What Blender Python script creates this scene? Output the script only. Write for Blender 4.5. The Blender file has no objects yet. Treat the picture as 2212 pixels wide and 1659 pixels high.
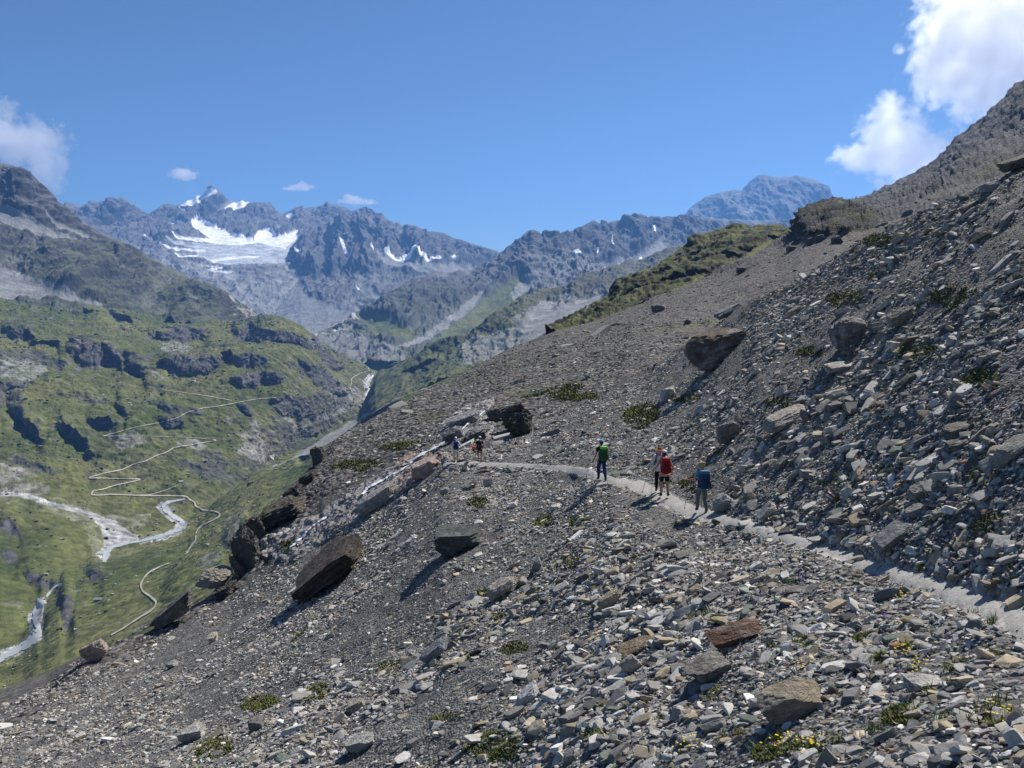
import bpy, bmesh, math, random
import numpy as np
from mathutils import Vector, Matrix, Euler
# ------------------------------------------------------------------ camera, light, exposure
W0, H0, F0, HOR = 2212.0, 1659.0, 1661.0, 640.0      # layout units, focal length in them, eye-level row
TH = math.atan((H0/2-HOR)/F0)
scene = bpy.context.scene
COL = scene.collection
cam = bpy.data.cameras.new('camera'); camo = bpy.data.objects.new('camera', cam); COL.objects.link(camo)
cam.sensor_width = 36.0; cam.lens = 36.0*F0/W0
cam.clip_start = 0.1; cam.clip_end = 60000
camo.location = (0, 0, 0); camo.rotation_euler = (math.pi/2-TH, 0, 0)
scene.camera = camo
SUN_EL, SUN_AZ = math.radians(50), math.radians(43)  # azimuth clockwise from +Y
world = bpy.data.worlds.new("World"); scene.world = world; world.use_nodes = True
wn = world.node_tree.nodes; wl = world.node_tree.links; wn.clear()
wo = wn.new('ShaderNodeOutputWorld'); wb = wn.new('ShaderNodeBackground'); sky = wn.new('ShaderNodeTexSky')
sky.sky_type = 'NISHITA'; sky.sun_disc = False; sky.sun_elevation = SUN_EL; sky.sun_rotation = SUN_AZ
sky.altitude = 2400; sky.air_density = 1.0; sky.dust_density = 0.0; sky.ozone_density = 8.0
wb.inputs[1].default_value = 0.066
wl.new(sky.outputs[0], wb.inputs[0]); wl.new(wb.outputs[0], wo.inputs[0])
sl = bpy.data.lights.new('sun', 'SUN'); sl.energy = 5.0; sl.angle = math.radians(0.5); sl.color = (1.0, 0.935, 0.84)
so = bpy.data.objects.new('sun', sl); COL.objects.link(so)
SUNV = Vector((math.sin(SUN_AZ)*math.cos(SUN_EL), math.cos(SUN_AZ)*math.cos(SUN_EL), math.sin(SUN_EL)))
so.rotation_euler = SUNV.to_track_quat('Z', 'Y').to_euler()
scene.view_settings.view_transform = 'Standard'; scene.view_settings.look = 'None'
scene.view_settings.exposure = 0.6; scene.view_settings.gamma = 1.0
scene.view_settings.use_curve_mapping = False
scene.render.engine = 'CYCLES'
scene.cycles.max_bounces = 26; scene.cycles.diffuse_bounces = 2; scene.cycles.glossy_bounces = 1
scene.cycles.transparent_max_bounces = 8; scene.cycles.volume_bounces = 24
scene.cycles.use_denoising = True
# ------------------------------------------------------------------ helpers
rng = np.random.default_rng(7)
_perm = np.random.default_rng(3).permutation(256).astype(np.int32); _perm = np.concatenate([_perm, _perm, _perm])
_g = np.random.default_rng(5).normal(size=(256, 3)); _g /= np.linalg.norm(_g, axis=1)[:, None]; _g = (_g*1.6).astype(np.float32)
def perlin(x, y, z):
    x = np.asarray(x, np.float32); y = np.asarray(y, np.float32); z = np.asarray(z, np.float32)
    xi = np.floor(x).astype(np.int32); yi = np.floor(y).astype(np.int32); zi = np.floor(z).astype(np.int32)
    xf = x-xi; yf = y-yi; zf = z-zi
    u = xf*xf*xf*(xf*(xf*6-15)+10); v = yf*yf*yf*(yf*(yf*6-15)+10); w = zf*zf*zf*(zf*(zf*6-15)+10)
    xi &= 255; yi &= 255; zi &= 255
    def gr(dx, dy, dz):
        h = _perm[_perm[_perm[xi+dx]+yi+dy]+zi+dz]
        g = _g[h]
        return g[..., 0]*(xf-dx)+g[..., 1]*(yf-dy)+g[..., 2]*(zf-dz)
    def lerp(a, b, t): return a+(b-a)*t
    return lerp(lerp(lerp(gr(0,0,0), gr(1,0,0), u), lerp(gr(0,1,0), gr(1,1,0), u), v),
                lerp(lerp(gr(0,0,1), gr(1,0,1), u), lerp(gr(0,1,1), gr(1,1,1), u), v), w)
def fbm(p, L, oct=4, gain=0.5, st=(1, 1, 1), off=0.0, ridged=False):
    a, s, n = 1.0, 1.0/L, 0.0
    out = 0.0
    for o in range(oct):
        v = perlin(p[..., 0]*s/st[0]+off+o*17.3, p[..., 1]*s/st[1]+off*1.7+o*7.1, p[..., 2]*s/st[2]-off)
        if ridged: v = 1-2*np.abs(v)*1.3
        out = out+a*v; n += a; a *= gain; s *= 2.03
    return out/n
def sstep(a, b, x):
    t = np.clip((x-a)/(b-a), 0, 1); return t*t*(3-2*t)
CT, ST_ = math.cos(TH), math.sin(TH)
def raydir(px, py):
    u = (np.asarray(px, float)-W0/2)/F0; v = (H0/2-np.asarray(py, float))/F0
    return np.stack([u+0*v, CT+ST_*v+0*u, CT*v-ST_+0*u], -1)
def at(px, py, r):                                  # world point at horizontal distance r seen at layout point px, py
    d = raydir(px, py); h = np.hypot(d[..., 0], d[..., 1])
    return d*(np.asarray(r, float)/h)[..., None]
def proj(p):
    x, y, z = p[..., 0], p[..., 1], p[..., 2]
    d = CT*y-ST_*z; v = ST_*y+CT*z
    return W0/2+F0*x/d, H0/2-F0*v/d
def inpoly(px, py, poly):
    inside = np.zeros(px.shape, bool); n = len(poly)
    for i in range(n):
        x1, y1 = poly[i]; x2, y2 = poly[(i+1) % n]
        if y1 == y2: continue
        c = ((y1 > py) != (y2 > py)) & (px < (x2-x1)*(py-y1)/(y2-y1)+x1)
        inside ^= c
    return inside
def segdist(px, py, line, ky=1.0):
    d = np.full(px.shape, 1e9)
    for (x1, y1), (x2, y2) in zip(line[:-1], line[1:]):
        dx, dy = x2-x1, (y2-y1)*ky; L2 = dx*dx+dy*dy+1e-9
        t = np.clip(((px-x1)*dx+(py-y1)*ky*dy)/L2, 0, 1)
        d = np.minimum(d, np.hypot(px-x1-t*dx, (py-y1)*ky-t*dy))
    return d
def tag(o, label=None, cat=None, group=None, kind=None):
    if label: o['label'] = label
    if cat: o['category'] = cat
    if group: o['group'] = group
    if kind: o['kind'] = kind
    return o
def empty(name, loc, label, cat, group=None, rot=(0, 0, 0)):
    o = bpy.data.objects.new(name, None); COL.objects.link(o); o.location = loc; o.rotation_euler = rot
    return tag(o, label, cat, group)
def npmesh(name, V, Fq, mat=None, col=None, smooth=True, parent=None, uvw=None):
    V = np.asarray(V, np.float32).reshape(-1, 3); Fq = np.asarray(Fq, np.int32); k = Fq.shape[1]
    me = bpy.data.meshes.new(name)
    me.vertices.add(len(V)); me.vertices.foreach_set('co', V.ravel())
    me.loops.add(Fq.size); me.loops.foreach_set('vertex_index', Fq.ravel())
    me.polygons.add(len(Fq)); me.polygons.foreach_set('loop_start', np.arange(0, Fq.size, k, dtype=np.int32))
    try: me.polygons.foreach_set('loop_total', np.full(len(Fq), k, np.int32))
    except Exception: pass
    me.update(calc_edges=True)
    me.polygons.foreach_set('use_smooth', np.full(len(Fq), smooth, bool))
    if col is not None:
        c = np.ones((len(V), 4), np.float32); c[:, :3] = np.asarray(col, np.float32).reshape(-1, 3)
        a = me.color_attributes.new('col', 'FLOAT_COLOR', 'POINT'); a.data.foreach_set('color', c.ravel())
    if mat: me.materials.append(mat)
    o = bpy.data.objects.new(name, me); COL.objects.link(o)
    if parent: o.parent = parent
    return o
def gridfaces(nv, nu):
    i = np.arange(nv*nu).reshape(nv, nu)
    return np.stack([i[:-1, :-1], i[:-1, 1:], i[1:, 1:], i[1:, :-1]], -1).reshape(-1, 4)
def nodemat(name, rough=0.95, spec=0.2):
    m = bpy.data.materials.new(name); m.use_nodes = True
    nt = m.node_tree; b = nt.nodes['Principled BSDF']
    b.inputs['Roughness'].default_value = rough; b.inputs['Specular IOR Level'].default_value = spec
    return m, nt, b
def N(nt, t, **kw):
    n = nt.nodes.new(t)
    for k, v in kw.items():
        if k.startswith('i_'): n.inputs[int(k[2:])].default_value = v
        else: setattr(n, k, v)
    return n
def texmat(name, scale, var=0.35, bump=0.5, bdist=1.0, cell=None, cellvar=0.5, rough=0.95, spec=0.15, use_col=True, base=(.3,.3,.3), scale2=None):
    """albedo = vertex colour (rock, grass, snow of the place) times procedural mottling, with a bump of the same grain"""
    m, nt, b = nodemat(name, rough, spec); L = nt.links
    tc = N(nt, 'ShaderNodeTexCoord')
    if use_col: src = N(nt, 'ShaderNodeAttribute', attribute_name='col').outputs['Color']
    else:
        rgb = N(nt, 'ShaderNodeRGB'); rgb.outputs[0].default_value = (*base, 1); src = rgb.outputs[0]
    n1 = N(nt, 'ShaderNodeTexNoise'); n1.inputs['Scale'].default_value = scale; n1.inputs['Detail'].default_value = 8; n1.inputs['Roughness'].default_value = 0.65
    L.new(tc.outputs['Object'], n1.inputs['Vector'])
    mr = N(nt, 'ShaderNodeMapRange'); mr.inputs[1].default_value = 0.3; mr.inputs[2].default_value = 0.7
    mr.inputs[3].default_value = 1-var; mr.inputs[4].default_value = 1+var
    L.new(n1.outputs[0], mr.inputs[0])
    vm = N(nt, 'ShaderNodeVectorMath', operation='SCALE'); L.new(src, vm.inputs[0]); L.new(mr.outputs[0], vm.inputs['Scale'])
    out = vm.outputs[0]; hgt = n1.outputs[0]
    if cell:
        vo = N(nt, 'ShaderNodeTexVoronoi'); vo.inputs['Scale'].default_value = cell; L.new(tc.outputs['Object'], vo.inputs['Vector'])
        sp = N(nt, 'ShaderNodeSeparateColor'); L.new(vo.outputs['Color'], sp.inputs[0])
        m2 = N(nt, 'ShaderNodeMapRange'); m2.inputs[3].default_value = 1-cellvar; m2.inputs[4].default_value = 1+cellvar
        L.new(sp.outputs[0], m2.inputs[0])
        v2 = N(nt, 'ShaderNodeVectorMath', operation='SCALE'); L.new(out, v2.inputs[0]); L.new(m2.outputs[0], v2.inputs['Scale']); out = v2.outputs[0]
        ad = N(nt, 'ShaderNodeMath', operation='SUBTRACT'); L.new(n1.outputs[0], ad.inputs[0])
        mu = N(nt, 'ShaderNodeMath', operation='MULTIPLY', i_1=0.8); L.new(vo.outputs['Distance'], mu.inputs[0]); L.new(mu.outputs[0], ad.inputs[1]); hgt = ad.outputs[0]
    L.new(out, b.inputs['Base Color'])
    bp = N(nt, 'ShaderNodeBump'); bp.inputs['Strength'].default_value = bump; bp.inputs['Distance'].default_value = bdist
    L.new(hgt, bp.inputs['Height']); L.new(bp.outputs[0], b.inputs['Normal'])
    return m
def solid(name, rgb, rough=0.7, spec=0.3, var=0.12, scale=20):
    return texmat(name, scale, var=var, bump=0.15, bdist=0.01, use_col=False, base=rgb, rough=rough, spec=spec)
# ------------------------------------------------------------------ terrain sheets lofted through surveyed lines
class Sheet: pass
def blur(a, n, axis):
    if n < 1: return a
    k = np.hanning(2*n+3)[1:-1]; k /= k.sum()
    pad = [(0, 0)]*a.ndim; pad[axis] = (n, n)
    b = np.pad(a, pad, mode='reflect', reflect_type='odd')
    return np.apply_along_axis(lambda v: np.convolve(v, k, 'valid'), axis, b)
def loft(x0, x1, step, lines, rows, bu=6, bv=5, by=0):
    px = np.arange(x0, x1+step, step, dtype=float); ys = []; rs = []
    for ln in lines:
        a = np.array(ln, float)
        ys.append(np.interp(px, a[:, 0], a[:, 1])); rs.append(np.interp(px, a[:, 0], np.log(a[:, 2])))
    if by: ys = [blur(y, by, 0) if i else y for i, y in enumerate(ys)]; rs = [blur(y, by, 0) for y in rs]
    Y = []; R = []
    for i, n in enumerate(rows):
        t = np.linspace(0, 1, n, endpoint=False)[:, None] if i < len(rows)-1 else np.linspace(0, 1, n)[:, None]
        Y.append(ys[i]*(1-t)+ys[i+1]*t); R.append(rs[i]*(1-t)+rs[i+1]*t)
    Y = np.concatenate(Y); R = np.concatenate(R)
    R = blur(blur(R, bv, 0), bu, 1)
    s = Sheet(); s.px = np.broadcast_to(px, Y.shape).copy(); s.py = Y; s.r = np.exp(R); s.P = at(s.px, s.py, s.r)
    return s
def normals(P):
    du = np.gradient(P, axis=1); dv = np.gradient(P, axis=0)
    n = np.cross(du, dv); n /= np.linalg.norm(n, axis=-1, keepdims=True)+1e-12
    n[n[..., 2] < 0] *= -1
    return n
def displace(s, d, nb=None):
    if nb is None:
        nb = normals(s.P); nb = np.stack([blur(blur(nb[..., k], 6, 0), 6, 1) for k in range(3)], -1)
        nb /= np.linalg.norm(nb, axis=-1, keepdims=True)
    s.P = s.P+nb*d[..., None]
def finish(s): s.qx, s.qy = proj(s.P); return s
def lookup(s, x, y, strict=False):
    """first point of the sheet met along the sight line through layout point x, y"""
    j = (x-s.px[0, 0])/(s.px[0, 1]-s.px[0, 0]); j0 = int(np.clip(math.floor(j), 0, s.px.shape[1]-2)); t = float(np.clip(j-j0, 0, 1))
    Pc = s.P[:, j0]*(1-t)+s.P[:, j0+1]*t; qy = s.qy[:, j0]*(1-t)+s.qy[:, j0+1]*t
    a = qy-y; best = None
    for k in np.nonzero((a[:-1] <= 0) != (a[1:] <= 0))[0]:
        w = a[k]/(a[k]-a[k+1]); p = Pc[k]*(1-w)+Pc[k+1]*w
        if best is None or p[0]**2+p[1]**2 < best[0]**2+best[1]**2: best = p
    if best is None:
        if strict: return None
        best = Pc[int(np.argmin(np.abs(a)))]
    return Vector(best)
def lookup_any(sheets, x, y):
    if isinstance(sheets, Sheet): return lookup(sheets, x, y)
    hs = [lookup(s, x, y, True) for s in sheets if s.px[0, 0] <= x <= s.px[0, -1]]; hs = [h for h in hs if h is not None]
    return min(hs, key=lambda h: h.length) if hs else lookup(sheets[0], x, y)
def mix(a, b, t): return a*(1-t[..., None])+np.asarray(b)*t[..., None]
def backskirt(s, drop, dist):
    """hidden far side behind the crest (row 0), so the sheet has a real back"""
    d = s.P[0].copy(); h = np.linalg.norm(d[:, :2], axis=1, keepdims=True)
    rows = []
    for k, f in ((3, 1.0), (2, .45), (1, .12)):
        q = d.copy(); q[:, :2] *= 1+dist*f/h; q[:, 2] -= drop*f
        rows.append(q)
    return np.concatenate([np.array(rows), s.P]), 3
# ------------------------------------------------------------------ far mountains, glacier, valley
ROCKD = np.array([.055, .055, .058]); ROCK = np.array([.07, .07, .074]); ROCKL = np.array([.215, .215, .21]); SCREE = np.array([.21, .215, .215])
SNOW = np.array([.86, .88, .92]); ICE = np.array([.52, .56, .60]); GRASS = np.array([.058, .075, .024]); GRASSY = np.array([.112, .117, .043])
GRAVEL = np.array([.34, .35, .345]); TRACK = np.array([.5, .48, .42])
M_FAR = texmat('far_rock', 0.012, var=0.35, bump=0.9, bdist=25.0)
M_MID = texmat('valley_ground', 0.06, var=0.4, bump=.75, bdist=5.0, cell=.09, cellvar=.16)
def sheet_obj(name, s, col, mat, drop=300, dist=800):
    P, k = backskirt(s, drop, dist)
    c = np.concatenate([np.repeat(col[:1], k, 0), col])
    o = npmesh(name, P.reshape(-1, 3), gridfaces(*P.shape[:2]), mat, c.reshape(-1, 3))
    return tag(o, kind='structure')
def warp(s, L, a, off=0):
    return s.px+a*fbm(s.P, L, 4, .6, off=off), s.py+a*.7*fbm(s.P, L, 4, .6, off=off+9)
def mask(s, polys, L=120, a=6, off=0):
    x, y = warp(s, L, a, off); m = np.zeros(x.shape, bool)
    for p in polys: m |= inpoly(x, y, p)
    return m.astype(float)
def jag(line, amp, x0, x1, seed, step=4):
    a = np.array(line, float); xs = np.arange(x0, x1+step, step, float); y = np.interp(xs, a[:, 0], a[:, 1]); r = np.interp(xs, a[:, 0], a[:, 2])
    g = np.random.default_rng(seed); n = g.normal(size=len(xs)); n = n*.6+np.convolve(n, [1, 1, 1], 'same')*.4
    return list(zip(xs, y+amp*n, r))

def gul(d, lo=.25, hi=-.15):
    q = d/(np.std(d)+1e-6)*.3
    return sstep(lo, hi, q)
def FL(s, L, off, lean=0.0):
    """ribs and gullies running down the fall line, sharp crests"""
    p = s.P.copy(); p[..., 0] = p[..., 0]+lean*p[..., 2]+.22*L*fbm(s.P, L*1.6, 4, .6, (1, 3, 1.2), off+3)*2
    a = fbm(p, L, 2, .5, (1, 9, 6), off, True); b = fbm(p, L*.42, 3, .6, (1, 8, 4), off+5, True); e = fbm(p, L*.13, 3, .6, (1, 5, 2.2), off+8, True)
    return .55*a+.32*b+.16*e
# --- high range with the glacier
L1R = [(100,450,9000),(139,446,9000),(144,438,9000),(159,440,9000),(166,445,9000),(181,449,9000),(191,441,9000),(211,435,9000),(221,436,9000),(236,428,9000),(248,429,9000),(253,433,9000),(263,428,9100),(275,434,9100),(290,444,9100),(305,454,9100),(321,462,9200),(332,457,9200),(340,451,9200),(355,441,9300),(367,441,9300),(384,444,9400),(394,441,9400),(409,434,9500),(432,423,9500),(444,414,9500),(451,405,9500),(459,402,9500),(464,406,9500),(474,418,9500),(486,428,9500),(506,436,9500),(523,434,9500),(549,439,9500),(574,438,9400),(586,443,9400),(599,456,9400),(611,464,9400),(623,457,9400),(653,445,9300),(661,449,9300),(698,444,9200),(708,437,9200),(720,444,9200),(742,448,9100),(762,456,9000),(772,454,9000),(790,447,8900),(809,456,8800),(850,490,8700),(900,520,8600)]
s = loft(96, 900, 1.8, [jag(L1R, 1.7, 96, 900, 1),
    [(96,480,8600),(300,500,8700),(460,478,8900),(600,488,8800),(760,490,8700),(900,540,8500)],
    [(96,520,8000),(300,520,8000),(400,512,7900),(460,522,7700),(640,524,7700),(900,570,7700)],
    [(96,600,6900),(300,585,6900),(460,590,6600),(640,600,6500),(900,620,6500)],
    [(96,720,5300),(460,690,5500),(900,700,5500)]], [34, 30, 50, 60], 5, 4)
hgt = np.clip((s.py-np.interp(s.px[0], *np.array(L1R)[:, :2].T))/26, 0, 1)**.7
up = 1-sstep(505, 535, s.py)
d = FL(s, 420, 1)*150*up+40*fbm(s.P, 300, 7, .6, (1, 2, .8), 4)*(1-up*.5)+34*fbm(s.P, 130, 6, .62, (1, 2, 1.4), 5, True)
G_ = gul(d)
snowP = [[(384,449),(394,438),(409,430),(430,418),(441,411),(453,411),(467,415),(464,425),(449,438),(434,451),(416,457),(394,457)],
 [(484,448),(500,438),(525,433),(547,439),(535,452),(522,463),(505,469),(490,462)],
 [(415,487),(433,478),(448,484),(462,493),(485,500),(502,509),(520,515),(548,521),(560,505),(575,500),(590,503),(598,516),(620,514),(645,506),(640,518),(615,538),(600,534),(560,526),(520,531),(470,527),(455,525),(430,524),(385,519),(372,511),(390,513),(430,516),(452,515),(430,503),(415,495)],
 [(366,493),(385,489),(405,492),(398,500),(380,503),(368,498)],[(388,461),(404,463),(403,472),(392,467)],
 [(311,512),(322,513),(332,524),(322,521)],[(345,531),(365,535),(395,538),(440,539),(445,543),(410,543),(370,541)],[(617,466),(633,460),(634,468),(622,474)],
 [(372,548),(395,554),(430,551),(425,556),(392,559)],[(455,561),(500,555),(560,553),(560,557),(505,560),(460,566)]]
iceP = [[(440,527),(560,522),(645,512),(640,540),(612,566),(560,574),(520,574),(470,570),(430,556),(420,540)],[(360,520),(470,530),(470,545),(440,540),(380,530)]]
snow = mask(s, snowP, 200, 2.2, 2); ice = mask(s, iceP, 260, 5, 3)
d *= (1-.85*blur(blur(np.maximum(snow, ice), 3, 0), 3, 1))
d *= .06+.94*hgt
displace(s, d)
nz = normals(s.P)[..., 2]
n1 = fbm(s.P, 900, 5, .6, off=12); n2 = fbm(s.P, 160, 4, .6, (1, 1, 1.), 15)
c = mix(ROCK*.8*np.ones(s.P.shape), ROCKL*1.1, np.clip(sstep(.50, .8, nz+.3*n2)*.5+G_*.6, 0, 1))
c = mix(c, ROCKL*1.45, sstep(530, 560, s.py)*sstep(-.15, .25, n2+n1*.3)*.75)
c = mix(c, SCREE, sstep(600, 640, s.py)*.8)
c = mix(c, ICE, ice*(.75+.25*np.clip(n2*2, -1, 1))); c = mix(c, SNOW, snow)
c = mix(c, SNOW, sstep(.5, .58, fbm(s.P, 220, 4, .6, (2.5, 2.5, .6), 31)+.15*((s.px > 350)&(s.px < 640)))*sstep(490, 530, s.py)*(1-sstep(585, 600, s.py))*.9)
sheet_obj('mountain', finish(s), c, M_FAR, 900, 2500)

# --- dark face in front of the glacier
L1B = [(560,640,7000),(590,600,7200),(612,570,7500),(618,556,7500),(623,541,7550),(636,526,7600),(656,506,7700),(678,492,7800),(700,485,7800),(723,474,7800),(747,465,7800),(760,466,7800),(777,465,7800),(797,462,7700),(809,456,7700),(824,464,7600),(847,479,7500),(869,484,7500),(896,488,7400),(916,501,7400),(941,502,7400),(971,510,7400),(1008,524,7400),(1033,533,7400),(1055,538,7500),(1082,548,7500),(1140,590,7500)]
s = loft(560, 1140, 1.8, [jag(L1B, 1.6, 560, 1140, 2),
    [(560,650,6800),(620,585,7000),(700,540,7200),(800,520,7000),(950,548,6900),(1140,610,7000)],
    [(560,660,6300),(620,610,6500),(700,590,6500),(800,575,6300),(950,580,6200),(1140,625,6300)],
    [(560,690,5600),(650,660,5600),(800,650,5500),(950,650,5500),(1140,660,5600)],
    [(560,725,5000),(800,725,4900),(1140,700,5200)]], [44, 26, 40, 34], 5, 4)
hgt = np.clip((s.py-np.interp(s.px[0], *np.array(L1B)[:, :2].T))/24, 0, 1)**.8
fac = 1-sstep(575, 600, s.py+8*np.sin(s.px/40))
d = FL(s, 330, 21, .45)*150*fac+45*fbm(s.P, 330, 7, .6, (1, 2, 1), 24)*(1-.4*fac)+34*fbm(s.P, 120, 6, .62, (1, 2, 1.4), 25, True)
G_ = gul(d)
apron = mask(s, [[(560,640),(610,610),(640,585),(650,612),(665,640),(700,655),(760,672),(800,690),(760,735),(560,735)],[(770,610),(790,640),(815,652),(830,645),(800,620),(778,600)],[(812,545),(860,560),(905,572),(1000,582),(1060,590),(1000,600),(900,590),(830,575)]], 200, 8, 5)
d *= (.06+.94*hgt)*(1-.8*blur(blur(apron, 4, 0), 4, 1))
displace(s, d); nz = normals(s.P)[..., 2]; n2 = fbm(s.P, 160, 4, .6, off=25)
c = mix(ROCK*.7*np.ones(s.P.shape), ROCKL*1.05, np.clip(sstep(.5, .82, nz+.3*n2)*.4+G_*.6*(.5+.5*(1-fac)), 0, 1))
c = mix(c, SCREE, np.maximum(apron, sstep(655, 690, s.py)*.8))
c = mix(c, [.12,.14,.08], sstep(.1, .4, n2)*sstep(575, 600, s.py)*(1-sstep(650, 670, s.py))*.35)
snow = mask(s, [[(742,535),(748,536),(752,552),(758,556),(766,556),(764,560),(755,562),(748,558)],[(823,545),(834,543),(845,552),(866,556),(880,553),(895,556),(915,567),(928,569),(932,566),(952,569),(950,573),(918,573),(900,566),(875,568),(860,566),(838,556)],[(967,566),(972,563),(985,568),(980,576)],[(768,618),(777,626),(774,630)],[(709,575),(722,577),(715,580)],[(645,560),(655,555),(660,560),(650,566)],[(804,540),(808,548),(802,547)]], 150, 3, 7)
c = mix(c, SNOW, snow)
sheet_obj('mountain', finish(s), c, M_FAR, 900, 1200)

# --- blue massif on the right, farthest of all
L2B = [(1380,520,11000),(1440,485,11000),(1478,466,11000),(1488,452,11000),(1501,441,11000),(1526,426,11000),(1565,414,11000),(1590,410,11000),(1602,413,11000),(1616,396,11000),(1630,384,11000),(1642,378,11000),(1660,380,11000),(1684,385,11000),(1700,382,11000),(1720,380,11000),(1743,385,11000),(1774,396,11000),(1785,410,11000),(1799,430,11000),(1811,446,11000),(1850,480,11000),(1900,520,11000)]
s = loft(1380, 1900, 2.0, [jag(L2B, .9, 1380, 1900, 3), [(1380,530,10400),(1600,450,10300),(1720,440,10300),(1900,530,10400)], [(1380,545,9500),(1640,500,9500),(1900,545,9500)], [(1380,560,8500),(1900,560,8500)]], [40, 34, 20], 6, 5)
hgt = np.clip((s.py-np.interp(s.px[0], *np.array(L2B)[:, :2].T))/30, 0, 1)**.8
displace(s, (FL(s, 600, 41)*170+50*fbm(s.P, 300, 5, .6, (1, 2, 1), 44))*(.06+.94*hgt))
nz = normals(s.P)[..., 2]; n2 = fbm(s.P, 300, 4, .6, (1, 1, .5), 45)
c = mix(ROCK*.9*np.ones(s.P.shape), ROCKL, sstep(.5, .8, nz)*.6)
c = mix(c, ROCKL*1.7, sstep(.18, .4, n2)*sstep(425, 460, s.py)*.8)
sheet_obj('mountain', finish(s), c, M_FAR, 900, 1500)

# --- serrated ridge right of the notch and the dark spur running down from it
L2R = [(640,735,3700),(670,722,3800),(700,712,3850),(730,697,3900),(767,677,4000),(797,660,4100),(822,645,4200),(856,625,4300),(871,617,4400),(896,600,4500),(921,593,4600),(970,588,4700),(1020,584,4900),(1050,566,5000),(1078,549,5100),(1104,531,5200),(1120,519,5200),(1136,508,5200),(1154,497,5200),(1160,501,5250),(1166,508,5300),(1181,502,5300),(1203,511,5400),(1221,503,5500),(1240,503,5600),(1252,494,5600),(1265,486,5700),(1279,479,5800),(1286,484,5800),(1292,490,5900),(1315,481,6000),(1332,476,6100),(1337,479,6100),(1350,470,6200),(1377,468,6200),(1392,475,6300),(1404,471,6300),(1439,470,6400),(1454,475,6500),(1476,471,6500),(1560,474,6700),(1650,476,6900),(1760,485,7000),(1900,500,7000)]
s = loft(640, 1900, 1.8, [jag(L2R, 1.7, 640, 1900, 4),
    [(640,745,3600),(767,700,3800),(850,655,3950),(900,635,4100),(1000,620,4350),(1100,570,4750),(1154,550,4850),(1280,535,5350),(1400,520,5800),(1560,515,6200),(1900,520,6400)],
    [(640,755,3400),(767,735,3500),(850,705,3600),(900,690,3650),(1000,660,3800),(1100,625,4200),(1154,605,4350),(1280,590,4800),(1400,570,5200),(1560,545,5600),(1900,545,5700)],
    [(640,800,2900),(800,806,2700),(850,800,2650),(900,795,2700),(1000,770,2850),(1100,710,3100),(1300,660,3700),(1500,610,4300),(1900,570,4700)]], [42, 36, 50], 5, 4)
hgt = np.clip((s.py-np.interp(s.px[0], *np.array(L2R)[:, :2].T))/22, 0, 1)**.8
grn = mask(s, [[(905,775),(940,735),(985,700),(1030,665),(1075,640),(1100,620),(1130,608),(1160,630),(1140,660),(1100,690),(1050,720),(1000,760),(900,800)],[(780,690),(800,720),(850,745),(900,740),(900,722),(850,700),(820,685)]], 150, 14, 8)
tal = mask(s, [[(900,735),(935,715),(965,690),(1005,660),(1040,640),(1050,645),(1010,680),(960,715),(910,750),(860,765)],[(1105,640),(1118,620),(1145,612),(1162,628),(1130,640),(1110,660)],[(1430,520),(1470,560),(1380,600),(1300,600),(1265,590),(1310,575),(1380,560)]], 150, 8, 9)
flute = sstep(1060, 1120, s.px)
soft = blur(blur(np.clip(grn+tal, 0, 1), 5, 0), 5, 1)
d = (FL(s, 380, 51, .35)*130*flute+38*fbm(s.P, 260, 7, .6, (1, 2, 1.2), 54)*(1-.3*flute)+FL(s, 230, 57, -.8)*45*(1-flute)+26*fbm(s.P, 95, 6, .62, (1, 2, 1.3), 55, True))*(.06+.94*hgt)*(1-.8*soft)
G_ = gul(d)
displace(s, d); nz = normals(s.P)[..., 2]; n1 = fbm(s.P, 500, 4, .6, off=58); n2 = fbm(s.P, 130, 4, .6, off=55)
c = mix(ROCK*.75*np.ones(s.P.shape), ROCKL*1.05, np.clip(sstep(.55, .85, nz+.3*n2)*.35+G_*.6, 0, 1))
low = sstep(600, 660, s.py+(1100-s.px)*.02)*(1-sstep(1150, 1300, s.px))
c = mix(c, GRASS*1.1, low*sstep(.6, .85, nz+.5*n2)*.45)
c = mix(c, SCREE*1.05, sstep(.62, .8, nz+.3*n2)*sstep(560, 590, s.py)*sstep(1080, 1200, s.px)*.7)
white = mask(s, [[(668,722),(700,712),(730,697),(762,690),(782,700),(760,722),(720,735),(690,745)]], 100, 10, 11)
c = mix(c, [.42,.41,.38], white*sstep(-.2, .3, n2)); c = mix(c, SCREE*.9, mask(s, [[(660,745),(700,735),(760,730),(800,745),(860,760),(880,790),(800,810),(700,800)]], 120, 12, 12)*.8)
c = mix(c, mix(GRASS*1.5*np.ones(s.P.shape), GRASSY*1.2, sstep(-.2, .3, n1)), grn*.85); c = mix(c, SCREE*1.15, tal*.9)
snow = mask(s, [[(1233,560),(1250,563),(1250,569),(1235,567)],[(1285,557),(1290,565),(1286,569)],[(1317,536),(1322,548),(1320,556),(1315,548)],[(1409,508),(1413,520),(1409,524),(1405,514)],[(1378,563),(1386,560),(1384,565)],[(1136,610),(1142,612),(1138,616)]], 90, 2, 13)
c = mix(c, SNOW, snow)
sheet_obj('mountain', finish(s), c, M_FAR, 500, 1200)

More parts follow.
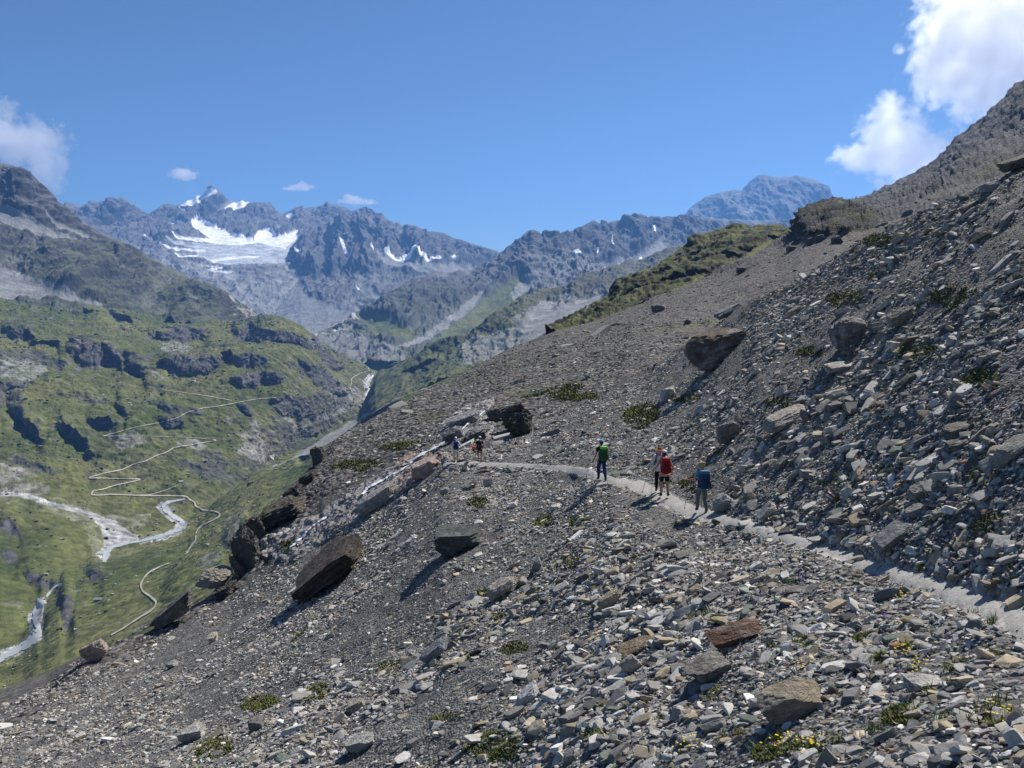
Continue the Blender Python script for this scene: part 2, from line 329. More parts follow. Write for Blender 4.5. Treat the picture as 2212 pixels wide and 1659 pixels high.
# --- near mountain on the left edge
L3R = [(-120,300,4000),(-60,325,3900),(0,351,3800),(25,360,3750),(47,362,3700),(62,373,3700),(84,393,3650),(107,415,3650),(124,435,3600),(139,445,3600),(154,457,3600),(179,480,3550),(198,493,3500),(223,507,3500),(248,516,3500),(273,529,3450),(298,544,3450),(342,567,3400),(372,579,3400),(409,599,3350),(446,614,3300),(484,639,3300),(521,658,3250),(549,676,3250),(575,694,3200),(620,712,3200)]
s = loft(-120, 620, 1.8, [jag(L3R, 1.3, -120, 620, 5),
    [(-120,470,3400),(0,480,3350),(100,520,3250),(250,590,3150),(400,640,3050),(500,670,3050),(620,722,3050)],
    [(-120,580,3000),(0,590,3000),(150,610,2950),(250,640,2900),(400,675,2900),(500,690,2950),(620,730,2950)],
    [(-120,690,2550),(0,700,2550),(250,710,2650),(450,720,2700),(620,750,2800)]], [80, 60, 40], 5, 4)
hgt = np.clip((s.py-np.interp(s.px[0], *np.array(L3R)[:, :2].T))/26, 0, 1)**.8
tal = mask(s, [[(-130,560),(0,570),(40,590),(90,615),(150,640),(200,655),(230,668),(100,662),(0,650),(-130,640)],[(-130,440),(0,450),(60,470),(110,500),(150,515),(190,530),(120,520),(60,505),(0,495),(-130,480)],[(80,450),(120,480),(200,515),(190,520),(130,500)]], 120, 8, 61)
soft = blur(blur(tal, 6, 0), 6, 1)
d = (FL(s, 260, 62, .5)*62+26*fbm(s.P, 150, 6, .6, (1, 2, .8), 64)+12*fbm(s.P, 50, 5, .6, (1, 2, .8), 65, True))*(.06+.94*hgt)*(1-.85*soft)
G_ = gul(d)
displace(s, d); nz = normals(s.P)[..., 2]; n1 = fbm(s.P, 400, 4, .6, off=68); n2 = fbm(s.P, 70, 4, .6, off=65)
c = mix(ROCK*.72*np.ones(s.P.shape), ROCKL*.95, np.clip(sstep(.55, .85, nz+.3*n2)*.4+G_*.55, 0, 1))
gg = sstep(470, 560, s.py+.35*(s.px-200)*(s.px > 200)*0+20*n1)
c = mix(c, mix(GRASS*1.15*np.ones(s.P.shape), GRASSY*.9, sstep(-.2, .4, n1)), gg*sstep(.55, .8, nz+.3*n2)*.6)
c = mix(c, SCREE*1.0, tal); c = mix(c, [.4,.39,.36], mask(s, [[(475,640),(520,655),(560,690),(575,700),(500,700),(490,670)]], 60, 8, 66)*sstep(-.1, .2, n2)*.8)
c = mix(c, SCREE, sstep(.2, .5, fbm(s.P, 200, 4, .6, (.5, .5, 4), 69))*.5*sstep(.6, .8, nz))
sheet_obj('mountain', finish(s), c, M_FAR, 300, 900)
# ------------------------------------------------------------------ green shelf, switchback slope, valley floor
def cliffs(s, polys, a=4):
    """steps in the loft: inside each outline the ground stands steep, above and below it lies flatter"""
    x, y = warp(s, 70, a, 77); m = np.zeros(x.shape)
    for p in polys: m = np.maximum(m, inpoly(x, y, p).astype(float))
    return m
def steepen(s, m, k=.92, reach=26, lat=5):
    lr = np.log(s.r); dy = np.gradient(lr, axis=0)
    e = dy*(-k)*m                                        # cancel the recession inside the face
    off = np.cumsum(e, axis=0)
    off = off-blur(off, reach, 0)                        # keep it local
    off = blur(off, lat, 1)
    s.r = np.exp(lr+off); s.P = at(s.px, s.py, s.r)
K0 = [(-120,640,2500),(0,645,2600),(50,655,2650),(112,661,2700),(198,662,2750),(273,667,2800),(322,678,2800),(372,687,2800),(422,690,2800),(496,695,2700),(543,697,2600),(563,687,2500),(588,684,2450),(613,689,2400),(637,698,2400),(655,710,2350),(670,725,2350),(682,738,2350),(712,750,2450),(759,772,2600),(790,785,2650),(800,795,2680),(830,803,2650)]
s = loft(-120, 830, 1.6, [jag(K0, .5, -120, 830, 6),
    [(-120,740,2050),(0,745,2050),(200,755,2050),(400,765,2000),(600,765,2000),(680,775,2100),(759,795,2350),(830,810,2500)],
    [(-120,890,1650),(0,900,1650),(300,900,1650),(500,880,1700),(600,872,1750),(680,850,1900),(759,830,2150),(800,828,2350),(830,818,2400)],
    [(-120,1440,900),(0,1400,930),(50,1370,960),(80,1320,1010),(130,1250,1100),(230,1185,1210),(400,1130,1290),(480,1080,1380),(590,992,1630),(700,935,1900),(780,885,2080),(797,850,2250),(830,830,2300)],
    [(-120,1700,470),(0,1600,560),(300,1420,600),(380,1360,615),(455,1300,640),(540,1100,1200),(590,1020,1480),(700,960,1750),(780,905,1950),(830,850,2200)]], [70, 80, 170, 80], 10, 6, by=14)
CL = [[(150,745),(180,738),(215,742),(245,752),(262,772),(264,800),(250,782),(232,795),(200,795),(170,790),(152,775)],
 [(348,785),(365,775),(400,775),(430,782),(450,775),(500,765),(508,780),(470,800),(440,818),(400,822),(365,808)],
 [(505,775),(540,768),(575,775),(578,792),(540,800),(508,798)],
 [(0,708),(40,702),(68,712),(70,726),(40,735),(10,728)],[(65,735),(95,740),(130,750),(125,758),(90,752),(66,745)],
 [(330,720),(365,712),(410,706),(450,712),(440,735),(410,740),(395,748),(385,735),(350,738),(325,732)],
 [(505,715),(545,700),(590,715),(640,725),(690,745),(700,760),(660,755),(620,745),(560,742),(510,735)],
 [(275,790),(300,785),(320,800),(315,820),(290,815),(278,803)],
 [(500,830),(525,815),(560,808),(610,812),(605,835),(560,838),(510,845)],
 [(640,775),(665,785),(700,800),(730,835),(745,850),(715,850),(680,830),(650,800)],[(677,725),(690,745),(720,785),(735,800),(720,805),(695,780),(680,755)],
 [(588,862),(605,857),(650,862),(672,875),(685,890),(665,898),(640,908),(612,900),(592,885)],
 [(640,915),(665,922),(690,930),(672,945),(655,945),(640,930)],
 [(20,880),(45,878),(62,905),(85,930),(95,950),(80,955),(60,935),(35,910)],[(188,905),(230,900),(250,915),(235,930),(200,922)],[(345,905),(385,900),(400,915),(370,930),(350,920)],
 [(125,910),(160,930),(190,955),(170,955),(140,935)],[(180,965),(205,970),(205,985),(188,985)],[(258,875),(275,880),(282,898),(265,893)],
 [(510,880),(535,885),(550,910),(530,905)],[(0,1125),(30,1120),(45,1135),(38,1160),(15,1155),(0,1148)],[(0,1190),(30,1195),(42,1215),(20,1222),(0,1212)],
 [(45,1235),(80,1240),(105,1255),(130,1260),(125,1280),(95,1275),(60,1262)],[(190,1240),(220,1235),(222,1255),(200,1260)],[(130,1290),(155,1285),(150,1330),(140,1370),(130,1350)],
 [(80,1300),(98,1295),(95,1330),(92,1360),(80,1350),(86,1320)],[(0,830),(40,835),(55,845),(20,852),(0,848)],[(80,655),(110,660),(100,668),(70,664)],[(230,672),(270,676),(300,690),(262,695),(235,685)],[(135,660),(170,662),(205,672),(200,682),(165,678)]]
m = cliffs(s, CL, 20)
nn = np.maximum(fbm(s.P, 170, 5, .55, (1.3, 1, .6), 71)-.06, fbm(s.P, 75, 5, .6, (1.5, 1, .5), 73)-.10)
m2 = sstep(.17, .22, nn)*.9*(1-sstep(1040, 1120, s.py))
dark = np.maximum(m, m2)
steepen(s, m*(1-.6*sstep(1080, 1150, s.py)), 1.5, 46); steepen(s, m2*.6, 1.4, 24)
# gentle rolling, gullies, small crags
fl = sstep(1030, 1130, s.py)*(1-sstep(330, 500, s.px))          # valley floor on the left
d = 18*fbm(s.P, 260, 5, .5, off=72)+9*fbm(s.P, 90, 5, .55, off=74)+4.5*fbm(s.P, 34, 5, .62, (1, 1, .7), off=75, ridged=True)+blur(m, 1, 0)*11*fbm(s.P, 30, 5, .62, (1, 3, 2.2), 70, True)
displace(s, d*(1-.7*fl)*(1-.5*sstep(1180, 1300, s.py)))
nz = normals(s.P)[..., 2]; n1 = fbm(s.P, 260, 4, .6, off=76); n2 = fbm(s.P, 28, 4, .65, off=78); n3 = fbm(s.P, 90, 4, .6, off=79)
c = mix(GRASS*1.1*np.ones(s.P.shape), GRASSY*1.1, sstep(-.35, .35, n1+.3*n2))
c = mix(c, GRASS*.6, sstep(.0, .3, n3)*.5)
c = mix(c, [.13,.12,.07], sstep(.1, .4, fbm(s.P, 120, 4, .6, off=81))*.4)
c = mix(c, ROCKL*.9, sstep(.28, .5, n2+.3*n3)*.6)
rk = np.maximum(sstep(.62, .5, nz+.15*n2), np.clip(blur(m, 1, 0)+.8*m2, 0, 1))
c = mix(c, ROCKD*1.35+.06*sstep(0, .4, n2)[..., None], rk*(.85+.15*sstep(-.3, .0, n2)))
scr = mask(s, [[(0,770),(60,775),(110,800),(60,830),(0,820)],[(225,940),(290,935),(330,960),(260,965)],[(390,945),(450,955),(440,975),(380,965)],[(0,1000),(60,1010),(120,1060),(60,1075),(0,1050)],[(350,740),(420,742),(400,765),(350,758)],
   [(530,895),(545,905),(560,935),(580,980),(575,1000),(545,960)],[(600,885),(622,900),(645,925),(630,930),(605,905)],[(760,830),(790,850),(780,880),(640,930),(740,870),(700,850)],[(520,930),(560,960),(590,975),(560,1000),(510,985)],
   [(320,800),(345,812),(350,825),(325,822)]], 40, 14, 82)
c = mix(c, ROCKL*1.15, scr*sstep(-.35, .25, n2)*.75)
grv = mask(s, [[(0,1058),(60,1070),(120,1085),(200,1105),(250,1125),(275,1145),(302,1160),(300,1172),(245,1180),(228,1215),(205,1200),(225,1180),(220,1145),(200,1120),(120,1095),(60,1082),(0,1070)],
   [(335,1095),(350,1085),(362,1092),(372,1110),(395,1122),(410,1132),(385,1152),(355,1166),(300,1175),(345,1160),(375,1145),(380,1130),(360,1122)],
   [(784,822),(794,812),(806,806),(806,816),(798,830),(800,856),(792,878),(786,860),(784,835)],[(60,1330),(82,1310),(88,1290),(97,1290),(92,1340),(85,1365),(90,1380),(45,1415),(0,1430),(0,1405),(50,1390),(66,1372)]], 30, 4, 83)
hal = mask(s, [[(0,1050),(200,1095),(260,1115),(330,1110),(340,1160),(310,1170),(200,1200),(180,1130),(60,1095),(0,1085)]], 60, 10, 84)
c = mix(c, [.24,.24,.18], hal*sstep(-.3, .3, n2)*.6)
n4 = fbm(s.P, 9, 4, .65, (2.5, 1, 1), 86)
c = mix(c, GRAVEL*(.85+.5*np.clip(n4*2.2+n2, -1, 1))[..., None], grv)
c = mix(c, [.07,.095,.03], mask(s, [[(545,1385-987+0),(0,0),(0,0)]], 30, 4, 85)*0)
SHELF = finish(s)
sheet_obj('valley_floor', s, c, M_MID, 160, 500)

# --- near bank of the valley under our slope
K5 = [(300,1215,1190),(380,1172,1225),(420,1142,1255),(450,1100,1310),(480,1072,1345),(560,1017,1390),(620,992,1390),(700,964,1340),(760,928,1290),(850,868,1200),(1000,800,1200)]
s = loft(300, 1000, 1.8, [K5, [(300,1290,890),(380,1240,860),(560,1120,950),(700,1020,1080),(850,930,1050),(1000,860,1000)], [(300,1425,620),(380,1362,625),(500,1270,640),(600,1190,700),(700,1060,800),(800,970,850),(1000,880,850)]], [60, 60], 6, 6)
m = cliffs(s, [[(480,1180),(505,1130),(530,1115),(535,1150),(500,1190)],[(640,985),(655,975),(670,985),(650,995)],[(800,880),(840,868),(850,880),(800,915),(780,925),(785,900)]], 6)
steepen(s, m, 1.6, 40)
displace(s, 12*fbm(s.P, 160, 6, .52, off=91)+3*fbm(s.P, 25, 4, .6, off=93))
nz = normals(s.P)[..., 2]; n1 = fbm(s.P, 200, 4, .6, off=94); n2 = fbm(s.P, 22, 4, .65, off=95)
c = mix(GRASS*1.05*np.ones(s.P.shape), GRASSY*1.1, sstep(-.3, .35, n1+.3*n2)); c = mix(c, [.025,.04,.012], m*.9)
c = mix(c, ROCKL, sstep(.3, .5, n2)*.5)
scr = mask(s, [[(420,1210),(460,1190),(500,1130),(530,1100),(515,1140),(470,1200),(430,1235)],[(380,1200),(420,1170),(500,1110),(540,1085),(500,1125),(430,1185)]], 40, 10, 96)
c = mix(c, ROCKL*.8, scr*sstep(-.2, .2, n2)*.7); c = mix(c, ROCK, sstep(.6, .5, nz)*.7)
BANK = finish(s)
sheet_obj('valley_bank', s, c, M_MID, 60, 100)

# --- dark spurs and scree skirts right of the river
K7 = [(540,1020,1560),(590,993,1650),(650,960,1800),(700,936,1950),(780,888,2150),(797,835,2400),(815,803,2500),(830,793,2480),(860,782,2450),(895,771,2400),(920,754,2350),(950,741,2300),(988,729,2300),(1010,722,2300),(1042,703,2300),(1057,687,2330),(1079,672,2350),(1104,662,2400),(1124,647,2450),(1154,632,2500),(1178,625,2550),(1211,624,2600),(1230,620,2600),(1248,605,2650),(1265,590,2700),(1290,586,2800),(1315,578,2850),(1340,573,2900),(1352,563,2950),(1367,559,3000),(1380,561,3000),(1402,553,3050),(1429,543,3100),(1449,531,3200),(1488,527,3200),(1520,524,3200),(1700,540,3200)]
s = loft(540, 1700, 1.8, [jag(K7, .6, 540, 1700, 8),
    [(540,1028,1500),(650,975,1700),(780,905,1950),(815,835,2150),(900,800,2100),(1000,765,2050),(1100,705,2150),(1200,670,2250),(1300,625,2500),(1450,575,2750),(1700,560,2800)],
    [(540,1050,1300),(650,1012,1350),(780,945,1450),(830,900,1500),(950,850,1450),(1100,790,1400),(1230,720,1500),(1400,670,1500),(1700,640,1700)]], [55, 70], 5, 5)
hgt = np.clip((s.py-np.interp(s.px[0], *np.array(K7)[:, :2].T))/8, 0, 1)
m = cliffs(s, [[(930,765),(985,735),(1000,745),(960,775)],[(1030,715),(1080,680),(1120,665),(1090,700),(1050,730)],[(805,795),(850,772),(890,765),(870,785),(830,800)],[(880,805),(920,790),(950,785),(920,805),(885,818)]], 6)
sk = mask(s, [[(540,1060),(600,1000),(700,945),(790,897),(835,880),(890,852),(940,832),(975,812),(1000,800),(940,830),(860,870),(760,930),(640,1000)],[(1170,650),(1200,670),(1240,660),(1300,640),(1320,655),(1250,690),(1150,740),(1120,745),(1140,700)]], 80, 12, 101)
soft = blur(blur(sk, 5, 0), 5, 1)
steepen(s, m, 1.6, 40)
d = (30*fbm(s.P, 260, 6, .55, (1, 2, 1.5), 102)+FL(s, 150, 103, -.6)*30+8*fbm(s.P, 40, 5, .6, (1, 2, 1), 104, True))*(.25+.75*hgt)*(1-.85*soft)*(.25+.75*sstep(780, 950, s.px))
displace(s, d); nz = normals(s.P)[..., 2]; n1 = fbm(s.P, 200, 4, .6, off=104); n2 = fbm(s.P, 40, 4, .65, off=105)
c = mix(ROCK*.7*np.ones(s.P.shape), ROCKL*.9, np.clip(sstep(.55, .85, nz+.3*n2)*.4+.4*gul(d), 0, 1))
g = sstep(.52, .72, nz+.3*n2)*(1-sstep(1100, 1250, s.px)*.7)
c = mix(c, mix(GRASS*1.1*np.ones(s.P.shape), GRASSY, sstep(-.3, .3, n1)), g*.85)
c = mix(c, SCREE*1.1, np.maximum(sk, mask(s, [[(1000,745),(1040,735),(1100,715),(1160,660),(1190,650),(1230,640),(1260,660),(1150,745),(1000,800)]], 60, 20, 106)*.7)*(1-.25*sstep(0,.3,n2)))
SPUR = finish(s)
sheet_obj('hillside', s, c, M_FAR, 200, 500)

# --- green rocky knoll behind the scree
K8 = [(1180,712,330),(1215,698,340),(1240,682,350),(1265,669,360),(1280,655,370),(1302,645,380),(1315,641,385),(1327,618,400),(1335,607,400),(1360,595,410),(1384,586,420),(1407,580,430),(1424,570,440),(1444,555,450),(1464,543,460),(1486,530,470),(1496,516,480),(1521,506,490),(1538,500,500),(1575,488,510),(1590,486,510),(1640,485,520),(1680,488,520),(1700,497,520),(1730,506,520),(1760,512,520),(1800,530,520)]
s = loft(1180, 1800, 1.6, [jag(K8, .9, 1180, 1800, 9),
   [(1180,716,300),(1260,690,320),(1330,650,350),(1400,615,370),(1500,560,400),(1600,525,430),(1700,510,470),(1800,535,480)],
   [(1180,725,240),(1260,715,250),(1330,695,280),(1400,665,300),(1500,625,330),(1600,585,360),(1700,545,400),(1800,545,400)]], [70, 50], 5, 5)
hgt = np.clip((s.py-np.interp(s.px[0], *np.array(K8)[:, :2].T))/6, 0, 1)
mead = mask(s, [[(1430,645),(1470,625),(1520,600),(1560,585),(1600,560),(1640,535),(1700,510),(1750,520),(1720,545),(1600,600),(1480,650),(1420,670)]], 30, 5, 111)
nn = fbm(s.P, 26, 5, .55, (1, 1, .6), 112); m = sstep(.02, .2, nn)*(1-mead)
steepen(s, m, 1.5, 30)
d = (6.5*fbm(s.P, 42, 5, .55, off=113)+3.2*fbm(s.P, 20, 6, .6, (1, 1.5, 1), 114, True)+1.2*fbm(s.P, 4, 3, .6, off=115))*(.3+.7*hgt)*(1-.8*blur(blur(mead, 4, 0), 4, 1))
displace(s, d); nz = normals(s.P)[..., 2]; n2 = fbm(s.P, 6, 4, .65, off=116)
c = mix(GRASS*.85*np.ones(s.P.shape), GRASSY*.95, sstep(-.3, .35, fbm(s.P, 30, 4, .6, off=117)+.4*n2))
c = mix(c, ROCK*.5, np.clip(sstep(.86, .68, nz+.2*n2)+m*.8, 0, 1)*.9); c = mix(c, ROCKL, sstep(.3, .5, n2)*.35)
c = mix(c, GRASSY*1.05, mead*.9)
KNOLL = finish(s)
M_KN = texmat('knoll_ground', 0.5, var=0.35, bump=0.8, bdist=.8)
sheet_obj('hill', s, c, M_KN, 40, 120)
# ------------------------------------------------------------------ the scree slope we stand on
def loft_inv(x0, x1, step, lines, rows, bu, bv):
    L2 = [[(a, b, 1.0/c) for a, b, c in ln] for ln in lines]
    px = np.arange(x0, x1+step, step, dtype=float)
    ys = [np.interp(px, *np.array(l)[:, :2].T) for l in L2]; qs = [np.interp(px, np.array(l)[:, 0], np.array(l)[:, 2]) for l in L2]
    ys = [blur(y, 3, 0) if i else y for i, y in enumerate(ys)]
    Y = []; R = []
    for i, n in enumerate(rows):
        t = np.linspace(0, 1, n, endpoint=False)[:, None] if i < len(rows)-1 else np.linspace(0, 1, n)[:, None]
        Y.append(ys[i]*(1-t)+ys[i+1]*t); R.append(qs[i]*(1-t)+qs[i+1]*t)
    Y = np.concatenate(Y); R = np.concatenate(R)
    lr = np.log(R); lr = blur(blur(lr, bv, 0), bu, 1)
    s = Sheet(); s.px = np.broadcast_to(px, Y.shape).copy(); s.py = Y; s.r = np.exp(-lr); s.P = at(s.px, s.py, s.r); return s
SS = [(-120,1600,60),(0,1530,62),(100,1480,64),(198,1402,66),(248,1386,66),(317,1366,66),(397,1320,68),(471,1276,70),(500,1250,72),(530,1190,74),(560,1130,76),(600,1078,80),(645,1036,86),(675,1003,90),(707,970,93),(724,949,95),(761,927,99),(799,906,104),(836,886,110),(885,862,117),(910,844,122),(960,829,130),(988,816,135),(1092,756,160),(1116,746,168),(1166,729,182),(1201,714,195),(1253,702,215),(1302,689,235),(1325,679,245),(1352,667,255),(1389,655,265),(1414,640,275),(1439,635,280),(1488,615,300),(1526,602,315),(1558,588,325),(1590,575,340),(1640,550,360),(1700,530,385),(1730,512,410),(1739,500,420),(1744,476,440),(1752,462,450),(1765,457,455),(1782,455,460),(1800,452,465),(1816,456,480),(1822,448,700),(1838,442,820),(1872,430,830),(1922,407,830),(1970,382,830),(2012,357,830),(2046,328,830),(2068,303,830),(2096,281,820),(2124,261,810),(2155,230,800),(2183,205,790),(2206,182,780),(2340,80,760)]
T = [(-120,1640,46),(0,1590,50),(317,1400,61),(500,1290,66),(700,1080,72),(850,1000,72),(985,930,74),(1200,900,68),(1400,805,70),(1480,745,66),(1560,692,60),(1640,640,56),(1740,597,51),(1850,530,46),(1967,468,42),(2012,448,41),(2068,423,39),(2116,395,38),(2161,375,37),(2212,356,36),(2340,300,34)]
FS = [(-120,1638,46.6),(0,1588,50.6),(317,1398,61.6),(500,1288,66.6),(700,1078,72.6),(850,998,73),(985,928,75),(1200,897,70),(1400,803,80),(1480,765,95),(1560,745,110),(1640,690,125),(1740,640,140),(1850,590,170),(1967,540,200),(2116,490,240),(2212,460,260),(2340,420,280)]
FMs = []
def yof(l, x, k=1): return float(np.interp(x, [a[0] for a in l], [a[k] for a in l]))
for x in range(-120, 2341, 60):
    ya, yb, qa, qb = yof(SS, x), yof(FS, x), 1/yof(SS, x, 2), 1/yof(FS, x, 2)
    FMs.append((x, ya*.7+yb*.3, 1/(qa*.62+qb*.38)))
KT = [(-120,1680,40),(0,1640,43),(317,1430,56),(500,1335,59),(700,1180,61),(850,1080,57),(960,1003,54),(985,1000,53),(1030,1001,51),(1080,1003,48.5),(1150,1006,45),(1230,1012,39),(1270,1022,35),(1330,1040,31.5),(1390,1052,30),(1440,1078,27.8),(1490,1103,25.9),(1560,1122,24),(1620,1140,22),(1700,1160,20),(1800,1195,17.8),(1900,1228,16.2),(2000,1262,14.6),(2100,1300,13.2),(2212,1345,12),(2340,1410,10.8)]
HWID = [(-120,3),(960,3),(985,3),(1080,3.4),(1150,4),(1230,6),(1270,9),(1330,8),(1390,12),(1440,15),(1490,13),(1560,11),(1620,10),(1700,12),(1800,15),(1900,18),(2000,22),(2100,28),(2212,36),(2340,42)]
def hwf(x): return float(np.interp(x, *np.array(HWID).T))
KC = KT
KU = [(x, y-hwf(x)*1.15, r*((y-640)/(y-hwf(x)*1.15-640))**.95) for x, y, r in KC]
KT = [(x, y+hwf(x)*1.15, r*((y-640)/(y+hwf(x)*1.15-640))**.95) for x, y, r in KC]
BB = [(-120,1760,33),(0,1740,32),(500,1730,20),(1106,1725,13.2),(1600,1725,9),(2212,1725,6.6),(2340,1730,6.2)]
MB = [(x, yof(KT, x)*.5+yof(BB, x)*.5, 1/(.53/yof(KT, x, 2)+.47/yof(BB, x, 2))) for x in range(-120, 2341, 60)]
s = loft_inv(-120, 2700, 2.0, [SS, FMs, FS, T, KU, KT, MB, BB], [60, 50, 16, 150, 8, 110, 110], 8, 4)
row_T = 60+50+16
near = (np.arange(s.P.shape[0])[:, None] >= row_T-2)*np.ones(s.P.shape[1])
TRAIL = [(a, b) for a, b, c in KC if a >= 960]
hw = np.interp(s.px, *np.array(HWID).T); trail = (1-sstep(1.0, 1.7, np.abs(s.py-np.interp(s.px, *np.array(TRAIL).T))/hw))*(s.px > 955)
dist = np.linalg.norm(s.P, axis=-1)
slab = mask(s, [[(880,985),(960,978),(985,1000),(930,1025),(870,1060),(800,1110),(720,1160),(640,1215),(560,1200),(565,1150),(640,1130),(700,1100),(760,1060),(810,1035)],[(945,950),(960,905),(1000,880),(1070,865),(1075,900),(1060,945),(1000,955)]], 4, 7, 201)
d = -.03*trail+(.35*fbm(s.P, 7, 4, .5, off=202)+.16*fbm(s.P, 1.8, 3, .5, off=203)+.05*fbm(s.P, .5, 3, .6, off=204))*near*(1-trail*.9)
far_ = 1-near
KNOBP = [(1732,512),(1742,470),(1752,455),(1790,448),(1830,452),(1862,462),(1888,470),(1896,490),(1850,500),(1800,512),(1760,518)]
knob = mask(s, [KNOBP], 30, 5, 221)*far_; kb = blur(blur(knob, 5, 0), 5, 1)
s.r = s.r*(1-.07*kb); s.P = at(s.px, s.py, s.r)
d = d+far_*(1.0*fbm(s.P, 22, 5, .55, off=205)+sstep(180, 420, dist)*(6*fbm(s.P, 120, 6, .6, (1, 1, 1), 206)+7*fbm(s.P, 46, 6, .62, (1.4, 1, .8), 209, True))+kb*4*fbm(s.P, 20, 6, .6, (2.2, 1.5, .4), 219, True)+.22*fbm(s.P, 1.6, 3, .6, off=207)*(dist < 300))
d = d+slab*(.35*fbm(s.P, 3.0, 5, .6, (1, 1, .35), 208, True))
nb = normals(s.P); nb = np.stack([blur(blur(nb[..., k], 6, 0), 6, 1) for k in range(3)], -1); nb /= np.linalg.norm(nb, axis=-1, keepdims=True)
edge = np.clip(np.arange(s.P.shape[0])/6.0, .15, 1)[:, None]
displace(s, d*edge, nb)
GROUND = finish(s); GNB = normals(s.P)
MOSS = [(1080,1625,70,34),(455,1618,45,26),(675,1500,34,26),(560,1515,40,22),(1175,1122,22,16),(1225,1213,28,20),(1113,1402,30,18),(1073,1323,20,12),(1014,1422,16,10),(1515,1345,52,24),(1530,1495,20,24),(1730,1392,18,14),(1860,1372,22,20),(1897,1426,14,12),(1680,1625,60,22),(1760,1635,40,20),(1800,1038,30,14),(1920,1018,28,14),(1960,965,36,20),(2118,1026,28,16),(2140,1135,32,30),(1385,898,38,26),(1035,1090,22,12),(1190,840,70,14),(1240,858,50,10),(1130,850,40,10),(1950,1560,40,20),(2150,1560,34,24),(2080,1430,26,16),(1290,1600,30,16),(960,1560,30,14),(1380,1530,24,14),(840,1440,28,14),(1650,1290,24,10),(1430,1230,20,8),(1250,1120,26,10),(1750,1190,30,8),(2020,1130,30,14),(1690,870,30,12),(1850,880,40,14),(1980,760,50,20),(1820,640,40,18),(2060,640,50,24),(1750,760,30,12),(2120,820,40,20),(1900,520,40,14),(1480,860,30,10),(620,1180,20,10),(760,1000,60,14),(860,960,50,10),(930,900,40,10),(1040,1270,20,10)]
wx, wy = warp(s, 1.6, 12, 211); mo = np.zeros(s.px.shape)
for cx, cy, a, b in MOSS:
    e = ((wx-cx)*.9-(wy-cy)*-.5)**2/(a*a)+((wy-cy)+.5*(wx-cx)*.0)**2/(b*b); mo = np.maximum(mo, 1-sstep(.5, 1.2, e))
n1 = fbm(s.P, 9, 4, .6, off=212); n2 = fbm(s.P, 1.2, 4, .65, off=213)
mo = mo*sstep(-.55, .1, fbm(s.P, 1.1, 4, .7, off=224))*.95
mo = np.maximum(mo, sstep(.30, .42, n1*.6+n2*.5)*near*.9)*(1-trail)
GR = np.array([.108, .108, .107]); BR = np.array([.10, .095, .09])
c = mix(GR*np.ones(s.P.shape), [.2, .195, .18], sstep(-.1, .4, n2)*.6)
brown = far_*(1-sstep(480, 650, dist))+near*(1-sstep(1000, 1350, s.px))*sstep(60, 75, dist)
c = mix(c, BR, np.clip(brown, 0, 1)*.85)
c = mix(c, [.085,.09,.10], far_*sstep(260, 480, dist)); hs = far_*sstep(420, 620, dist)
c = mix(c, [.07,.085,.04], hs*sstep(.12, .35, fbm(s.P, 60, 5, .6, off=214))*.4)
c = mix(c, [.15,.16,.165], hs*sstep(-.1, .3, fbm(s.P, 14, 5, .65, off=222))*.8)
c = mix(c, ROCK*.45, hs*sstep(.0, .2, fbm(s.P, 90, 5, .6, (1,1,.5), 215))*.7)
c = mix(c, [.085,.1,.03], far_*(dist < 400)*sstep(.15, .4, fbm(s.P, 30, 4, .6, off=216))*.45)
nk = fbm(s.P, 12, 5, .65, (1.4, 1, .6), 223)
c = mix(c, [.07,.07,.035], knob); c = mix(c, ROCK*.55, knob*sstep(-.3, .05, nk)); c = mix(c, ROCKL, knob*sstep(.3, .45, nk)*.5)
c = mix(c, [.27,.26,.25], slab*sstep(-.5, .1, n2)); c = mix(c, [.3,.22,.18], slab*(s.px > 860)*(s.px < 975)*(s.py > 960)*.7)
c = mix(c, [.075,.08,.03], mo*(.25+.6*sstep(-.2, .25, n2)))
c = mix(c, [.3,.295,.28], trail*.9)
M_GR = texmat('scree_ground', 3.0, var=.3, bump=.9, bdist=.08, cell=14.0, cellvar=.65)
M_GF = M_GR
def split_obj(name, s, c, r0, r1, mat, skirt=False):
    P = s.P[r0:r1]; cc = c[r0:r1]
    if skirt:
        q = Sheet(); q.P = P; P, k = backskirt(q, 25, 60); cc = np.concatenate([np.repeat(cc[:1], k, 0), cc])
    return tag(npmesh(name, P.reshape(-1, 3), gridfaces(*P.shape[:2]), mat, cc.reshape(-1, 3)), kind='structure')
M_SF = texmat('far_scree', .35, var=.35, bump=.9, bdist=.6, cell=1.6, cellvar=.6)
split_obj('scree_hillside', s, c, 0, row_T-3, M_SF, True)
split_obj('ground', s, c, row_T-4, s.P.shape[0], M_GR)
# trail bed: a packed-gravel sheet laid on the slope
pts = np.arange(958, 2339, 3.0); rows_ = []; g = np.random.default_rng(11); jit = np.convolve(g.normal(size=(len(pts))), np.hanning(9)/4, 'same'); jit2 = np.convolve(g.normal(size=(len(pts))), np.hanning(9)/4, 'same')
ty = blur(np.interp(pts, *np.array(TRAIL).T), 6, 0); tw = np.interp(pts, *np.array(HWID).T)
for k, x in enumerate(pts):
    rows_.append([np.array(lookup(GROUND, x, ty[k]+t*tw[k]+(jit[k] if t < 0 else jit2[k])*abs(t)*tw[k]*.4)) for t in np.linspace(-1, 1, 7)])
P = np.array(rows_); P[..., 2] = blur(P[..., 2], 1, 0); P[..., 2] += .01; P[..., 2] += .02*np.array([-.6, .5, 1, 1, 1, .5, -.6])[None, :]
M_TR = texmat('trail_gravel', 3.0, var=.16, bump=.35, bdist=.02, cell=40.0, cellvar=.25, use_col=False, base=(.30,.295,.28))
